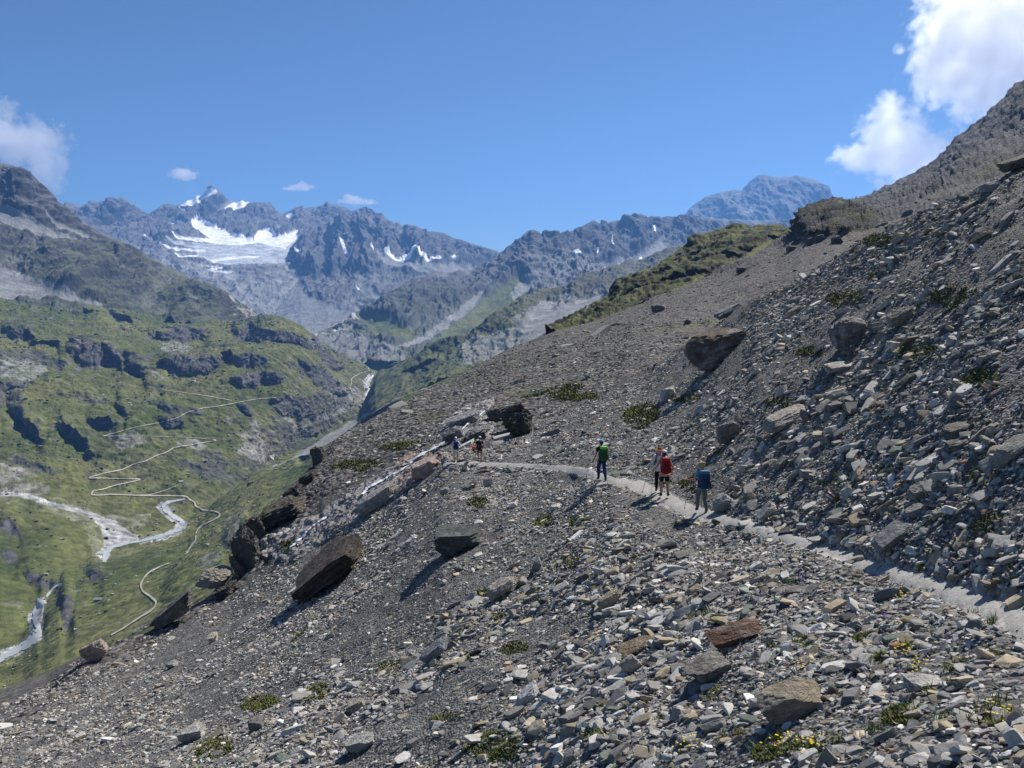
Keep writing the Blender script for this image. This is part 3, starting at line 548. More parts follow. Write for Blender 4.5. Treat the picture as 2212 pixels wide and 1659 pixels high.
tag(npmesh('path', P.reshape(-1, 3), gridfaces(*P.shape[:2]), M_TR), kind='structure')

# ------------------------------------------------------------------ rivers and tracks in the valley
def ribbon(name, sheet, line, mat, lift, sub=6, seed=0, jitter=.0, kind='structure'):
    a = np.array(line, float); t = np.arange(len(a)); tt = np.linspace(0, len(a)-1, (len(a)-1)*sub+1)
    x, y, w = [np.interp(tt, t, a[:, k]) for k in range(3)]
    x = blur(x, 2, 0); y = blur(y, 2, 0)
    g = np.random.default_rng(seed); w = w*(1+jitter*g.normal(size=len(w)))
    dx = np.gradient(x); dy = np.gradient(y); n = np.hypot(dx, dy)+1e-9; w = w*(.6 if name == 'footpath' else 1)*(1+.25*np.convolve(g.normal(size=len(w)), np.hanning(7)/2, 'same')); nx, ny = -dy/n, dx/n
    pts = []
    for k in range(len(x)):
        pts.append([np.array(lookup_any(sheet, x[k]+nx[k]*w[k]*e, y[k]+ny[k]*w[k]*e*.9))+np.array([0, 0, lift]) for e in (-1, 0, 1)])
    P = np.array(pts)
    return tag(npmesh(name, P.reshape(-1, 3), gridfaces(*P.shape[:2]), mat), kind=kind)
M_TK = texmat('track_earth', .3, var=.3, bump=.3, bdist=.3, use_col=False, base=(.37,.35,.29))
M_WA = texmat('river_water', .12, var=.2, bump=.5, bdist=.5, use_col=False, base=(.36,.39,.40), rough=.4, spec=.5)
ROAD = [(597,860,1.0),(560,856,1.0),(520,866,1.3),(500,871,1.4),(470,880,1.6),(464,877,1.4),(466,873,1.2),(476,871,1)]
ribbon('footpath', [SHELF, BANK], [(597,860,.9),(560,862,.9),(535,866,1.1),(515,870,1.2),(495,874,1.2),(468,879,1.2),(440,882,1.2),(415,888,1.3),(394,895,1.4),(385,902,1.4),(350,913,1.5),(310,920,1.5),(280,927,1.5),(252,935,1.5),(224,943,1.5)], M_TK, 1.2)
ribbon('footpath', [SHELF, BANK], [(224,943,1.2),(260,943,.8),(300,943,.8),(360,944,.8),(410,946,1),(440,948,1.1),(472,952,1.4),(440,957,1.4),(400,964,1.5),(375,968,1.6),(360,978,1.7),(335,986,1.8),(315,997,1.9),(290,1003,1.9),(265,1016,2.0),(240,1020,2.0),(215,1026,2.1),(190,1034,2.2),(215,1034,1.7),(260,1035,1.7),(308,1036,1.8),(285,1042,1.9),(250,1049,2.0),(225,1058,2.1),(202,1061,2.2),(197,1070,2.2),(215,1071,1.9),(240,1069,1.9),(290,1071,1.9),(340,1072,2),(390,1072,2.2),(403,1074,2.4),(408,1080,2.6),(418,1085,2.6),(422,1095,2.6),(440,1103,2.6),(466,1106,2.6),(475,1112,2.6),(470,1119,2.6),(455,1127,2.5),(438,1134,2.5),(428,1144,2.5),(426,1155,2.6),(427,1168,2.6),(415,1182,2.6),(400,1199,2.5)], M_TK, 1.2)
ribbon('footpath', [SHELF, BANK], [(318,1071,1.2),(350,1063,1.3),(375,1053,1.2),(380,1051,1)], M_TK, 1.2)
ribbon('footpath', [SHELF, BANK], [(365,1218,1.6),(345,1226,2.2),(322,1238,2.6),(312,1250,2.8),(303,1266,3.0),(309,1280,3.1),(325,1290,3.2),(338,1302,3.3),(334,1314,3.2),(325,1322,3.0),(305,1334,2.8),(285,1347,2.8),(262,1362,2.8),(240,1374,2.6)], M_TK, 1.2)
ribbon('footpath', [SHELF, BANK], [(735,846,.8),(750,838,1),(760,833,1.1),(759,825,1.1),(759,818,1.1),(770,812,1),(780,807,1),(797,801,1),(793,795,.9),(798,790,.9)], M_TK, 1.5)
ribbon('footpath', [SHELF, BANK], [(350,843,.7),(400,849,.8),(440,855,.8),(480,862,.8),(500,866,.8)], M_TK, 1.2)
ribbon('river', [SHELF, BANK], [(-20,1440,7),(10,1420,7),(35,1405,9),(60,1392,9),(78,1376,9),(85,1360,6),(76,1340,7),(78,1325,7),(85,1310,8),(92,1297,8)], M_WA, .7, jitter=.1, seed=3)
ribbon('river', [SHELF, BANK], [(100,1290,3),(108,1280,3),(120,1268,2.5),(135,1262,2)], M_WA, .7, seed=4)
ribbon('river', [SHELF, BANK], [(225,1215,5),(228,1203,7),(233,1190,5),(245,1181,4),(270,1175,3),(300,1170,3),(330,1163,3.5),(355,1156,4),(380,1146,5),(400,1134,4),(388,1124,4),(372,1115,5),(360,1104,6),(352,1094,5),(360,1086,3),(380,1082,2),(400,1078,2)], M_WA, .7, jitter=.15, seed=5)
ribbon('river', [SHELF, BANK], [(586,990,5),(592,984,4)], M_WA, .7, seed=6)
ribbon('river', [SHELF, BANK], [(792,876,2.5),(796,868,2),(795,860,2),(790,852,2.2),(796,842,2.6),(790,832,2.8),(792,824,2.4),(800,818,2.4),(806,812,1.5)], M_WA, 1.2, jitter=.15, seed=7)

M_FO = texmat('white_water', 8, var=.2, bump=.5, bdist=.05, use_col=False, base=(.75,.77,.8), rough=.3, spec=.5)
ribbon('stream', GROUND, [(1048,889,.8),(1030,905,1.2),(1015,915,1.5),(1000,928,1.2),(985,938,1.3),(970,950,1.6),(959,958,1.5),(941,968,2.2),(925,976,2),(905,988,2),(890,998,2.2),(880,1010,1.6),(862,1022,1.6),(845,1028,2.2),(833,1036,2.6),(815,1045,1.6),(794,1056,2.4),(786,1070,2)], M_FO, .12, jitter=.25, seed=9)
ribbon('stream', GROUND, [(712,1112,1.6),(700,1122,2),(690,1128,1.6),(673,1141,2.2),(662,1152,2),(652,1163,2.4),(640,1175,2),(626,1187,2)], M_FO, .12, jitter=.3, seed=10)
# ------------------------------------------------------------------ boulders and stones
_ico = {}
def ico(k):
    if k not in _ico:
        bm = bmesh.new(); bmesh.ops.create_icosphere(bm, subdivisions=k, radius=1.0)
        _ico[k] = (np.array([v.co[:] for v in bm.verts]), np.array([[v.index for v in f.verts] for f in bm.faces])); bm.free()
    return _ico[k]
def rockshape(seed, k=4, cuts=11, rough=.05, flat=.45, blocky=.75):
    g = np.random.default_rng(seed); V, Fc = ico(k); V = V.copy()*1.25
    dirs = [np.array(d, float) for d in ((0,0,1),(0,0,-1),(1,0,0),(-1,0,0),(0,1,0),(0,-1,0))]
    for d in dirs:
        d = d+g.normal(size=3)*.16; d /= np.linalg.norm(d); h = V@d-blocky*(1+.12*g.normal()); V -= np.clip(h, 0, None)[:, None]*d
    for _ in range(cuts):
        d = g.normal(size=3); d /= np.linalg.norm(d); h = V@d-g.uniform(.78, 1.02); V -= np.clip(h, 0, None)[:, None]*d
    if rough:
        n = V/np.linalg.norm(V, axis=1, keepdims=True); q = V*1.0
        dd = fbm(q, .9, 4, .55, off=seed % 97)*rough*1.5+fbm(q*np.array([.8, .8, 4.5]), .4, 4, .6, off=seed % 89, ridged=True)*rough*1.2
        V += n*dd[:, None]
        lay = perlin(V[:, 2]*9+V[:, 0]*.8, V[:, 0]*.7+seed % 31, V[:, 1]*.7)+.5*perlin(V[:, 2]*22, V[:, 0]*.9, V[:, 1]*.9+seed % 17)
        V[:, :2] *= (1+rough*.9*lay)[:, None]
    V /= np.abs(V).max(0); return V, Fc
def colouring(V, base, g, second=None, amt=.5):
    n = fbm(V, .7, 4, .6, off=g.uniform(0, 50)); c = np.ones((len(V), 1))*np.asarray(base, float)
    sec = np.asarray(second if second is not None else np.asarray(base)*1.25)
    return c*(1-(sstep(-.1, .35, n)*amt)[:, None])+sec*(sstep(-.1, .35, n)*amt)[:, None]
M_RK = texmat('boulder_rock', 3.2, var=.42, bump=1.0, bdist=.22)
def qof(p): return F0/(CT*p[1]-ST_*p[2])
GREY = (.24,.24,.235); PALE = (.40,.395,.375); TAN = (.36,.31,.225); DARK = (.12,.12,.125); GREEN = (.19,.225,.20); RUST = (.27,.16,.10); BROWN = (.17,.13,.095)
HERO = []
def boulder(x0, y0, x1, y1, label, base=GREY, tilt=22, depth=.8, second=None, seed=None, amt=.5, yaw=0, sink=.12, cuts=13, rough=.085, name='boulder', cat='boulder', sheet=None, dr=1.0):
    sheet = sheet or GROUND; seed = seed if seed is not None else int(x0*7+y0*3) % 9973
    w, h = x1-x0, y1-y0; t = math.radians(tilt); c2 = math.cos(2*t)
    if c2 > .3 and h > w*math.tan(abs(t))*1.0:
        Lp = (w*math.cos(t)-h*abs(math.sin(t)))/c2; Tp = (h*math.cos(t)-w*abs(math.sin(t)))/c2
    else: Lp = w/math.cos(t); Tp = h*.4
    Lp = max(Lp, .45*w); Tp = max(Tp, Lp*.28)
    p = lookup(sheet, (x0+x1)/2, y1-(y1-y0)*.22)*dr; q = qof(p)
    L_, T_ = Lp/q, Tp/q; D_ = L_*depth
    V, Fc = rockshape(seed, 5 if w > 45 else 4, cuts, rough)
    g = np.random.default_rng(seed+1); col = colouring(V, base, g, second, amt)
    V = V*np.array([L_/2, D_/2, T_/2])
    Rm = np.array(Euler((math.radians(8), -t, math.radians(yaw))).to_matrix()); V = V@Rm.T
    ctr_ray = np.array(at((x0+x1)/2, (y0+y1)/2, 1.0)); rr = math.hypot(p.x, p.y)+D_*.30*0
    ctr = ctr_ray*rr/math.hypot(ctr_ray[0], ctr_ray[1])
    V = V*1.04
    o = npmesh(name, V, Fc, M_RK, col, smooth=False); o.location = Vector(ctr)
    o.data.polygons.foreach_set('use_smooth', np.ones(len(o.data.polygons), bool))
    try: o.data.set_sharp_from_angle(angle=math.radians(28))
    except Exception: pass
    tag(o, label, cat)
    HERO.append(((x0+x1)/2, (y0+y1)/2, w, h, label, o)); return o
B = boulder
big = B(1468,696,1620,812,'huge rust-streaked boulder with a pale flat top and black shaded side on the upper slope', (.13,.105,.09), 19, .8, (.36,.32,.30), amt=.6)
B(1788,676,1878,758,'rounded pale-topped boulder high on the right slope, larger than any near it', (.17,.165,.16), 10, .9, (.42,.41,.40), amt=.7)
B(1425,833,1461,868,'small white-topped boulder down the slope just below the huge rust-streaked boulder', (.36,.37,.37), 8, .9)
B(1540,906,1608,966,'dark upright wedge-shaped boulder standing above the hikers on the trail', (.20,.20,.18), 5, .55, cuts=16)
B(1648,878,1745,930,'long pale split slab lying flat on the slope right of the dark wedge boulder', (.36,.33,.28), 24, .7)
B(640,1165,778,1288,'great brown boulder with a leaning rounded back on the lower left scree', (.062,.054,.046), 38, .9, (.13,.115,.10), amt=.6)
B(932,1130,1040,1206,'dark green-grey boulder with a level pale top and a deep shadow below the far hikers', (.075,.085,.08), 4, .9, (.17,.19,.18), amt=.4, cuts=8)
B(317,1272,432,1367,'long black-faced slab with a white crest on the left edge of the scree', (.13,.12,.11), 36, .5, (.5,.48,.45), amt=.35)
B(421,1226,503,1272,'broad tan-grey block behind the white-crested slab at the edge of the drop', (.26,.24,.20), 4, .9, dr=1.03)
B(170,1368,243,1440,'pale rock with an orange lichen tip beside the valley path at the left edge', (.28,.25,.22), 35, .7, (.42,.20,.12), amt=.4)
B(500,1128,572,1250,'tall dark crag at the outer edge of the scree above the valley', (.10,.098,.095), 10, .9, (.2,.19,.18), amt=.4, cuts=14, rough=.17, name='crag', cat='crag')
B(556,1062,668,1132,'long dark crag with a brown mossy top at the outer edge of the slope', (.09,.085,.075), 24, .8, (.17,.14,.09), amt=.4, cuts=14, rough=.17, name='crag', cat='crag')
B(670,958,706,1012,'small black crag on the slope edge below the grey valley scree', (.10,.10,.09), 8, .8, cuts=14, rough=.17, name='crag', cat='crag')
B(1072,862,1162,946,'black shaded crag above the two farthest hikers', (.07,.07,.068), 24, .9, (.13,.125,.10), amt=.3, cuts=18, rough=.2, name='crag', cat='crag')
B(958,882,1040,930,'wet grey rock step with thin white water running over it', (.22,.22,.225), 22, .7, (.4,.4,.41), cuts=16, rough=.09, name='crag', cat='crag')
B(948,916,1010,962,'lower wet rock step just behind the leftmost hiker', (.15,.15,.155), 20, .8, (.38,.38,.39), cuts=16, rough=.09, name='crag', cat='crag')
B(880,985,955,1040,'smooth pinkish bedrock hump beside the small stream', (.36,.27,.23), 20, .7, (.42,.36,.33), rough=.03)
B(760,1050,860,1112,'smooth grey whaleback of bedrock where the stream drops', (.30,.285,.27), 34, .45, (.42,.41,.40), rough=.04)
B(1633,1457,1783,1567,'large tan layered slab in the middle of the near scree', (.27,.235,.175), 24, .6, (.34,.32,.28), amt=.6, rough=.06)
B(1528,1338,1657,1402,'dark rock with a rust-red crust lying across other slabs', (.14,.085,.06), 18, .5, (.28,.25,.23), amt=.4)
B(1472,1400,1584,1490,'tilted grey slab half in the shadow of the rust-red rock', (.20,.19,.17), 30, .7)
B(1951,1455,2037,1500,'pale square-cut block with a thin yellow plant behind it', (.42,.41,.38), 8, .6)
B(1112,1470,1167,1532,'speckled white-grey rock standing alone near the bottom middle', (.40,.41,.41), 42, .6)
B(1046,1238,1121,1298,'long smooth beige slab with a black end below the green-grey boulder', (.33,.30,.26), 33, .6)
B(1292,1270,1340,1316,'stout tan tilted block left of the near hiker\'s patch of scree', (.30,.26,.19), 38, .6)
B(1332,1407,1392,1464,'thick pale beige slab resting against a brown block', (.38,.36,.31), 32, .6)
B(1327,1375,1410,1424,'brown broken block directly above the thick pale beige slab', (.20,.155,.11), 25, .6, (.33,.28,.22))
B(908,1375,970,1436,'grey slab on edge in the lower middle scree', (.21,.215,.22), 45, .5)
B(1892,1120,1963,1196,'large rounded blue-grey boulder above the bend of the trail', (.20,.21,.21), 40, .8, (.36,.35,.32))
B(1954,1034,2015,1094,'cracked grey boulder heaped with smaller slabs right of the painted rock', (.24,.235,.22), 25, .8)
B(2007,1090,2056,1127,'smooth flat grey slab standing like a plate above the trail', (.29,.28,.25), 30, .3)
B(1952,1084,2005,1123,'long grey stone wedged beneath the cracked grey boulder', (.26,.26,.25), 24, .6)
B(2033,910,2115,942,'long low slab with a straight lit edge on the right slope', (.20,.19,.165), 12, .6)
B(2041,943,2106,978,'pile-topping dark slab with a white broken edge under the long low slab', (.13,.13,.125), 14, .7, (.4,.4,.39))
B(2154,936,2250,994,'broad smooth grey slab cut by the right edge of the picture', (.27,.26,.235), 32, .5)
B(2066,1184,2112,1212,'round light grey boulder just above the trail near the right edge', (.33,.33,.31), 10, .9)
B(1530,1060,1588,1110,'large flat-topped grey slab just right of the nearest hiker', (.30,.30,.30), 30, .7)
B(1637,1082,1672,1130,'upright pale slab on the uphill side of the trail', (.37,.36,.33), 48, .5)
B(1931,805,1978,850,'smooth dark green slab in the upper right scree', (.13,.145,.12), 38, .4)
B(1910,655,1978,712,'two-step beige outcropping block at the right, below the skyline', (.25,.24,.20), 30, .7)
B(1545,656,1602,690,'stack of thin grey slabs on the crest left of the huge boulder', (.20,.21,.22), 28, .6)
B(1783,780,1853,808,'low pale slab with a small dark stone on it', (.36,.35,.31), 8, .6)
B(1668,980,1710,1016,'grey wedge stone in the coarse rubble above the trail', (.20,.20,.18), 35, .6)
B(2158,326,2250,373,'flat brown-grey slab jutting from the crest at the right edge', (.18,.17,.14), 16, .6)
B(2116,387,2166,420,'pale domed slab on the crest below the jutting slab', (.33,.33,.33), 12, .7)
B(1404,656,1435,678,'square dark block standing on the brown far scree', (.15,.15,.15), 2, .8, cuts=3)
B(381,1560,447,1610,'pale grey boulder with a dark hollow end at the bottom left', (.32,.315,.30), 16, .8)
B(538,1549,572,1583,'round dark grey boulder at the bottom left among pale rubble', (.15,.15,.15), 5, .9, cuts=4)
B(740,1578,814,1632,'wide flat-topped grey slab near the bottom edge', (.29,.29,.27), 18, .7)
B(740,1503,798,1544,'tan ribbed slab above the wide flat-topped slab', (.30,.27,.22), 26, .6)
B(443,1366,473,1394,'small cream boulder with a sharp shadow on the fine left scree', (.46,.42,.34), 12, .8)
B(355,1424,385,1448,'small grey slab with a long shadow lower left of the cream boulder', (.26,.26,.26), 22, .7)
B(1042,1026,1066,1058,'little spire of white stone with a red tip below the far trail', (.42,.40,.38), 5, .5, (.35,.2,.14))
B(948,1050,972,1072,'small blue-grey boulder under the shadow of the leftmost hiker', (.22,.235,.235), 8, .8)
B(1092,1082,1120,1100,'bright white flat stone in the scree below the far trail', (.52,.51,.48), 14, .7)
B(1184,1086,1218,1104,'long white stone below the green-pack hiker\'s shadow', (.46,.46,.44), 14, .6)
pr = B(1773,1043,1824,1100,'dark rounded rock marked with a red and white painted trail blaze', (.15,.145,.13), 30, .8, (.27,.26,.235), amt=.5, cuts=6)

for x0, y0, x1, y1, lb in [(1762,506,1782,528,'black boulder on the crest of the brown scree below the rocky knob'),(1796,508,1822,530,'second black boulder below the rocky knob, right of the first'),(1742,512,1758,536,'upright black boulder where the green knoll meets the scree'),(1590,574,1612,592,'dark boulder on the scree edge under the bright meadow strip'),(1478,690,1494,704,'small dark boulder on the brown scree under the square block'),(1700,530,1722,545,'dark low boulder left of the two black boulders')]:
    B(x0, y0, x1, y1, lb, (.09,.09,.09), 4, .8)

for k, (x0, y0, x1, y1, lb) in enumerate([(488,1190,540,1262,'lower dark crag where the scree edge drops off, beside the tall dark crag'),(520,1105,590,1180,'craggy step between the tall dark crag and the long mossy-topped crag'),(600,1040,664,1095,'dark rock step at the upper end of the long mossy-topped crag'),(640,1010,690,1050,'broken dark rock on the slope edge just under the small black crag'),(460,1255,515,1292,'dark broken rock between the tan-grey block and the tall crag')]):
    B(x0, y0, x1, y1, lb, (.085,.082,.078), (28, 30, 20, 30, 20)[k], .9, (.18,.17,.16), amt=.45, cuts=18, rough=.2, name='crag', cat='crag')
B(1092,884,1160,952,'black rock face at the lower right foot of the shaded crag above the far hikers', (.065,.065,.062), 12, .9, (.12,.12,.10), amt=.3, cuts=18, rough=.2, name='crag', cat='crag')
B(1040,868,1100,915,'mottled grey rock step joining the wet rock to the black shaded crag', (.14,.135,.12), 24, .9, (.24,.23,.2), amt=.5, cuts=18, rough=.2, name='crag', cat='crag')
B(1000,918,1062,950,'banded grey bedrock step behind the two farthest hikers', (.2,.2,.2), 22, .8, (.34,.34,.34), amt=.5, cuts=18, rough=.2, name='crag', cat='crag')
# ------------------------------------------------------------------ loose stones: the largest are things, the rest is rubble
s = GROUND; P = s.P; nv, nu = P.shape[:2]
PC = (P[:-1, :-1]+P[1:, 1:]+P[:-1, 1:]+P[1:, :-1])/4
A = np.linalg.norm(np.cross(P[1:, :-1]-P[:-1, :-1], P[:-1, 1:]-P[:-1, :-1]), axis=-1)
cx, cy = proj(PC); dd = np.linalg.norm(PC, axis=-1); q = F0/dd; nrm = GNB[:-1, :-1]
vis = ((PC*nrm).sum(-1) < 0)&(cx > -60)&(cx < W0+60)&(cy < H0+60)&(dd < 720)
rowi = np.arange(nv-1)[:, None]*np.ones(nu-1); vis &= ~((rowi > 108)&(rowi < row_T)&(cx > 1420))
c1 = fbm(PC, 5, 4, .6, off=301); c2 = fbm(PC, 14, 3, .5, off=302)
tr = ((1-sstep(.95, 1.5, np.abs(cy-np.interp(cx, *np.array(TRAIL).T))/np.interp(cx, *np.array(HWID).T)))*(cx > 955)*(dd < 75)); mo_ = mo[:-1, :-1]; sl = slab[:-1, :-1]; nr = near[:-1, :-1]
fine = mask(s, [[(200,1420),(500,1240),(640,1290),(900,1180),(1000,1190),(940,1260),(700,1400),(420,1540),(150,1600),(0,1620),(0,1540)],[(880,1070),(1000,1005),(1250,1030),(1400,1090),(1480,1130),(1250,1110),(1000,1140),(930,1180)],[(1480,1130),(1700,1175),(2000,1290),(2212,1390),(2212,1440),(1900,1300),(1620,1220),(1480,1170)],[(1340,1000),(1290,860),(1420,760),(1470,800),(1500,850),(1400,960)]], 3, 16, 303)[:-1, :-1]
coarse = mask(s, [[(700,1659),(900,1400),(1000,1260),(1200,1200),(1500,1230),(1600,1350),(1500,1659)],[(1560,1110),(1600,960),(1760,760),(1960,480),(2212,360),(2212,1280),(1900,1190)]], 4, 30, 304)[:-1, :-1]
PAL = np.array([GREY, (.30,.30,.29), PALE, TAN, (.29,.255,.20), DARK, (.17,.17,.175), GREEN, RUST, (.50,.49,.47)])
PW = np.array([.22, .19, .19, .07, .09, .06, .08, .03, .006, .07]); PW /= PW.sum()
Pos, Siz, Nor = [], [], []
classes = [.05, .075, .11, .16, .24, .36, .54, .8, 1.2, 2.0]
for ci, sz in enumerate(classes):
    pxs = sz*q
    cov = np.where(nr > 0, .17 if sz < .15 else .13, .12)
    if sz >= .16: cov = cov*(.55+.45*coarse)*(1-.55*fine)
    if sz >= .30: cov = cov*(.18+.42*coarse)*(1-.85*fine)
    if sz >= .5: cov = cov*.35
    if sz >= .7: cov = cov*.5
    if sz >= 1.5: cov = np.where(nr > 0, 0, cov*.6)
    cov = cov*np.clip(.72+2.6*c1+1.6*c2, .08, 2.6)*(1-tr*(.97 if sz > .08 else .8))*(1-.55*mo_)*(1-.75*sl)
    cov = np.where((dd > 180)&(sz < .5), 0, cov)*np.where(dd > 260, .5, 1)
    lo = 2.4 if sz < .8 else 1.6
    lam = A*cov/(sz*sz*.55)*vis*sstep(lo, lo*1.35, pxs)*(pxs < 75)
    n = rng.poisson(lam); ii, jj = np.nonzero(n); rep = n[ii, jj]; ii = np.repeat(ii, rep); jj = np.repeat(jj, rep)
    u = rng.random(len(ii))[:, None]; v = rng.random(len(ii))[:, None]
    p = (P[ii, jj]*(1-u)+P[ii+1, jj]*u)*(1-v)+(P[ii, jj+1]*(1-u)+P[ii+1, jj+1]*u)*v
    Pos.append(p); Nor.append(nrm[ii, jj]); Siz.append(sz*rng.lognormal(0, .34, len(ii)))
Pos = np.concatenate(Pos); Nor = np.concatenate(Nor); Siz = np.concatenate(Siz)
# keep clear of the boulders
bx, by = proj(Pos); keep = np.ones(len(Pos), bool)
for hx, hy, w, h, lab, o in HERO:
    keep &= ~((np.abs(bx-hx) < w*.42)&(np.abs(by-hy) < h*.42)&(Siz > .12))
Pos, Nor, Siz, bx, by = Pos[keep], Nor[keep], Siz[keep], bx[keep], by[keep]
Siz = np.minimum(Siz, 40*np.linalg.norm(Pos, axis=1)/F0)
M_ = len(Pos); print('stones', M_)
pix = Siz*F0/np.linalg.norm(Pos, axis=1)
# orientation: flat side along the ground, long axis mostly up the fall line
fl_ = np.array([.8, .12, .3]); X = fl_+rng.normal(size=(M_, 3))*.42; Z = Nor*.55+np.array([0, 0, .5])+rng.normal(size=(M_, 3))*.36
Z /= np.linalg.norm(Z, axis=1, keepdims=True); X -= (X*Z).sum(1, keepdims=True)*Z; X /= np.linalg.norm(X, axis=1, keepdims=True); Y = np.cross(Z, X)
asp = np.stack([rng.uniform(.95, 1.6, M_), rng.uniform(.6, .95, M_), rng.uniform(.20, .58, M_)], 1)
big_ = Siz > .5; asp[big_, 2] *= .8
COLS = PAL[rng.choice(len(PAL), M_, p=PW)]*np.clip(rng.lognormal(-.16, .3, (M_, 1)), .4, 1.6)*np.array([1.01, 1.0, .985])
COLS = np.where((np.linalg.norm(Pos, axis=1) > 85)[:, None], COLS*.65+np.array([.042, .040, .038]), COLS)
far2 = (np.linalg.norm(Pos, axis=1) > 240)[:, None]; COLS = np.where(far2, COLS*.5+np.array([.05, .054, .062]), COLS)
order = np.argsort(-pix); inview = (bx > 4)&(bx < W0-4)&(by < H0-4)&(by > 0)
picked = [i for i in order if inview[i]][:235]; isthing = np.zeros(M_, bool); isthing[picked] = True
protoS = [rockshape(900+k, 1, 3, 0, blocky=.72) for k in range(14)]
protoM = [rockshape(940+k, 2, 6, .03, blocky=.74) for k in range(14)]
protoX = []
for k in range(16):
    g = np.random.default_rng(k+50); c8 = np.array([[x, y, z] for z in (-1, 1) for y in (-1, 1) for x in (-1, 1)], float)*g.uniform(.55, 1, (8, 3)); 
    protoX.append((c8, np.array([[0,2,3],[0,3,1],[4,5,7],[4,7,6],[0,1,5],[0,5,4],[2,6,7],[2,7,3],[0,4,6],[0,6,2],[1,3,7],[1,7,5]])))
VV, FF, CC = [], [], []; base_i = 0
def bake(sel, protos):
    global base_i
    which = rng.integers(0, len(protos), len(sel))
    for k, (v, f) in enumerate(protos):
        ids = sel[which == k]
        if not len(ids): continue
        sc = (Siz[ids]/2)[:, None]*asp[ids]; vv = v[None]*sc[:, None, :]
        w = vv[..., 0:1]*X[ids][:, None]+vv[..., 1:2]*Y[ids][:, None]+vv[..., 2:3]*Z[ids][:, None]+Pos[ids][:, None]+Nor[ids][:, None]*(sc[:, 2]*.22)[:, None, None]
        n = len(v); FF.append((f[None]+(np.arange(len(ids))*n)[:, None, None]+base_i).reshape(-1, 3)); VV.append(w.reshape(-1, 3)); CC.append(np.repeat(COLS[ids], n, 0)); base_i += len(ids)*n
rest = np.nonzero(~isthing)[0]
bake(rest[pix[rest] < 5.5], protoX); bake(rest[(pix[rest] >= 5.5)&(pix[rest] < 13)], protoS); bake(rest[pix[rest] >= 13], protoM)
M_ST = texmat('stone', 9.0, var=.3, bump=.7, bdist=.03)
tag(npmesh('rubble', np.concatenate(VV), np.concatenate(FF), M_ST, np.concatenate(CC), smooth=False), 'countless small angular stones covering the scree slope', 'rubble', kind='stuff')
# the largest loose stones one by one
def tone(c):
    r, g_, b = c; v = (r+g_+b)/3
    if r > 1.5*b: return 'rust-brown'
    if r > 1.3*b: return 'tan'
    if r > 1.12*b: return 'beige'
    if g_ > 1.08*r: return 'greenish'
    return 'dark grey' if v < .17 else 'mid grey' if v < .28 else 'light grey' if v < .4 else 'whitish'
used = {}; ordn = ['nearest', 'second nearest', 'third nearest', 'fourth nearest', 'fifth nearest', 'sixth nearest', 'seventh nearest', 'eighth nearest', 'ninth nearest', 'tenth nearest']
shortn = {}
for hx, hy, w, h, lab, o in HERO: shortn[lab] = None
groups_ = {}
for i in picked:
    best = min(HERO, key=lambda H: (H[0]-bx[i])**2+(H[1]-by[i])**2); dx, dy = bx[i]-best[0], by[i]-best[1]
    side = ('right of' if dx > 0 else 'left of') if abs(dx) > abs(dy) else ('below' if dy > 0 else 'above')
    shape = 'slab' if asp[i, 2] < .36 else 'block' if asp[i, 2] > .5 else 'rock'
    groups_.setdefault((best[4], side, tone(COLS[i]), shape), []).append((dx*dx+dy*dy, i, best))
def clip(lab):
    for w in (' lying ', ' with ', ' standing ', ' in the ', ' on the ', ' at the ', ' high ', ' down the ', ' beside ', ' behind ', ' above ', ' below ', ' half ', ' directly ', ' just ', ' resting ', ' cut ', ' heaped ', ' where ', ' under ', ' near ', ' left of ', ' right ', ' jutting ', ' marked ', ' among '):
        k = lab.find(w)
        if k > 0 and len(lab[:k].split()) >= 2: lab = lab[:k]
    return lab
cl = {}
for H in HERO: cl.setdefault(clip(H[4]), []).append(H[4])
def landmark(lab): k = clip(lab); return 'the '+(k if len(cl[k]) == 1 else lab)
for (lab, side, tn, shape), lst in groups_.items():
    lst.sort()
    for n_, (d2, i, H) in enumerate(lst):
        V, Fc = rockshape(2000+int(i) % 5000, 3 if pix[i] > 16 else 2, 8, .05, blocky=.74)
        g = np.random.default_rng(int(i)); col = colouring(V, COLS[i], g, amt=.4)
        sc = Siz[i]/2*asp[i]; V = V*sc; W_ = V[:, :1]*X[i]+V[:, 1:2]*Y[i]+V[:, 2:3]*Z[i]
        o = npmesh('rock', W_, Fc, M_ST, col, smooth=False); o.location = Vector(Pos[i]+Nor[i]*sc[2]*.3)
        pre = ordn[n_]+' ' if len(lst) > 1 and n_ < 10 else ''
        lm = landmark(lab); L_ = f"{pre}{tn} {shape} {side} {lm}"
        if len(L_.split()) > 16: L_ = ' '.join(L_.split()[:16])
        tag(o, L_, 'rock', 'larger loose rocks among the rubble')

